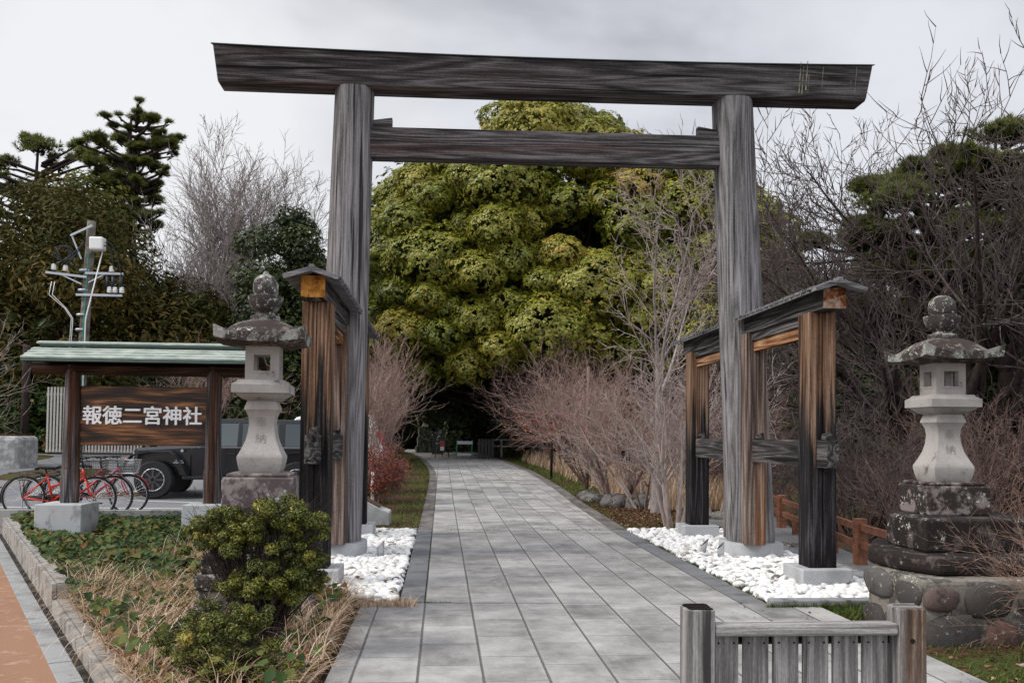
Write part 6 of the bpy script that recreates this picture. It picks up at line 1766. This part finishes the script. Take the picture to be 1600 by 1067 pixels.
# leaf litter right of the path and on the slopes
def litter(label, lo, hi, n, s0, s1, m=MLIT, cond=None):
    P = NR.uniform(lo, hi, (n, 2))
    if cond is not None: P = P[cond(P)]
    n = len(P); P3 = np.stack([P[:, 0], P[:, 1], H(P[:, 0], P[:, 1]) + .012], 1); Nn = NR.normal(0, .4, (n, 3)); Nn[:, 2] = 1
    tag(scatter('dead_leaf_litter', *IVY, P3, frames(Nn), NR.uniform(s0, s1, n), m, val=NR.random(n)), label, 'leaf litter', kind='stuff')
litter('red-brown leaf litter and moss beyond the right pebble bed', (3.0, 14.45), (6.2, 22), 9000, .02, .055, MLIT, lambda P: P[:, 0] > 3.15)
litter('brown leaf litter on the slope behind the right lantern', (12.5, 17), (26, 40), 26000, .08, .2)
litter('scattered leaves and weeds beside the foreground barrier', (3.45, 4.2), (6.2, 7.6), 1500, .015, .04)
P = NR.uniform((12.5, 18), (26, 42), (30000, 2))
grass('slope_undergrowth', 'brown twiggy undergrowth on the right slope', P, H(P[:, 0], P[:, 1]), .3, 1.2, .010, MLIT, .6, .8, 3, cat='undergrowth')

# gravel walk between pebbles and fence
m = Mt('grey_gravel', .9, .2); o = m.pos()
c = m.ramp(m.noise(o, 55, 4, .8), [(.35, (.05, .05, .05)), (.5, (.17, .17, .17)), (.7, (.36, .36, .35))]); m.col(c); m.bump(m.noise(o, 55, 3), 1.0, .02)
gy_ = np.arange(8.2, 17.6, .5); V = []
for y in gy_:
    e = np.interp(y, [7.9, 10.4, 14.8, 17], [4.72, 5.1, 5.75, 6.3]); V += [(4.72, y, .0), (min(4.72 + .02, e), y, .0) if False else (max(e, 4.8) + .15, y, .0)]
F = [(2 * i, 2 * i + 1, 2 * i + 3, 2 * i + 2) for i in range(len(gy_) - 1)]
tag(newmesh('gravel_walk', V, F, m.m), kind='structure')

# border rocks
MROCK = stone('border_rock', (.14, .13, .125), (.04, .035, .03), .4, .1, .3, 50, .6)
rocks = [(3.55, 20.6, .34, .16, 'dark long border rock at the head of the row'), (3.80, 19.4, .30, .22, 'brownish rounded border rock'), (4.35, 19.2, .42, .22, 'largest dark border rock'), (3.55, 21.6, .3, .15, 'small dark rock farthest along the path edge'),
         (4.9, 17.3, .28, .14, 'brown rock beside the cherry'), (5.2, 16.4, .26, .12, 'low rock at the gravel edge'), (4.85, 12.3, .24, .06, 'flat brown stone in the gravel'), (4.85, 11.5, .20, .05, 'smaller flat brown stone in the gravel')]
for i, (x, y, s, h, lab) in enumerate(rocks):
    r = random.Random(200 + i); k = [r.uniform(0, 6) for _ in range(6)]; V = []
    for (a, b, c_) in ICO3[0]:
        f = 1 + .14 * math.sin(2.3 * a + k[0]) * math.cos(2.9 * b + k[1]) + .06 * math.sin(6 * c_ + 5 * a + k[2])
        V.append((x + a * f * s, y + b * f * s * .7, Hz(x, y) + h * .4 + c_ * f * h))
    tag(newmesh('border_rock', V, ICO3[1], MROCK, smooth=True), lab, 'rock', 'rocks right of the path')
# fallen pale stick in the weeds
t = MB().tube([(3.78, 5.62, .04), (4.05, 5.7, .05), (4.12, 5.5, .05), (4.1, 5.25, .03)], [.012, .013, .012, .006], 8).build('fallen_branch', BK_PALE, smooth=True); tag(t, 'pale crooked stick lying in the weeds beside the barrier', 'branch')

def litter2(label, lo, hi, n, z, s0, s1):
    P = NR.uniform(lo, hi, (n, 2)); P3 = np.stack([P[:, 0], P[:, 1], np.full(n, z)], 1); Nn = NR.normal(0, .25, (n, 3)); Nn[:, 2] = 1
    tag(scatter('dead_leaf_litter', *IVY, P3, frames(Nn), NR.uniform(s0, s1, n), MLIT, val=NR.random(n)), label, 'leaf litter', kind='stuff')
litter2('a few brown leaves caught among the right pebbles', (3.0, 8.1), (4.5, 14.1), 60, .065, .03, .06)
litter2('a few brown leaves caught among the left pebbles', (-1.8, 8.3), (-.4, 14.1), 40, .065, .03, .06)
litter2('crumbs of dead leaf blown along the right edge of the paving', (2.4, 3.5), (3.35, 7.9), 60, .008, .012, .03)

P = np.concatenate([NR.uniform((-.36, 14.325), (2.95, 14.375), (800, 2)), NR.uniform((2.7, 7.96), (3.4, 8.03), (260, 2)), NR.uniform((-.7, 8.11), (.1, 8.15), (160, 2))])
P = P[nz(P[:, 0], P[:, 1], 5.0, 2) > .42]
grass('green_grass', 'thin line of moss and weeds in the cross joints of the paving', P, rise(P[:, 1]), .006, .022, .005, MGRS, 1.2, 1.0, 2)
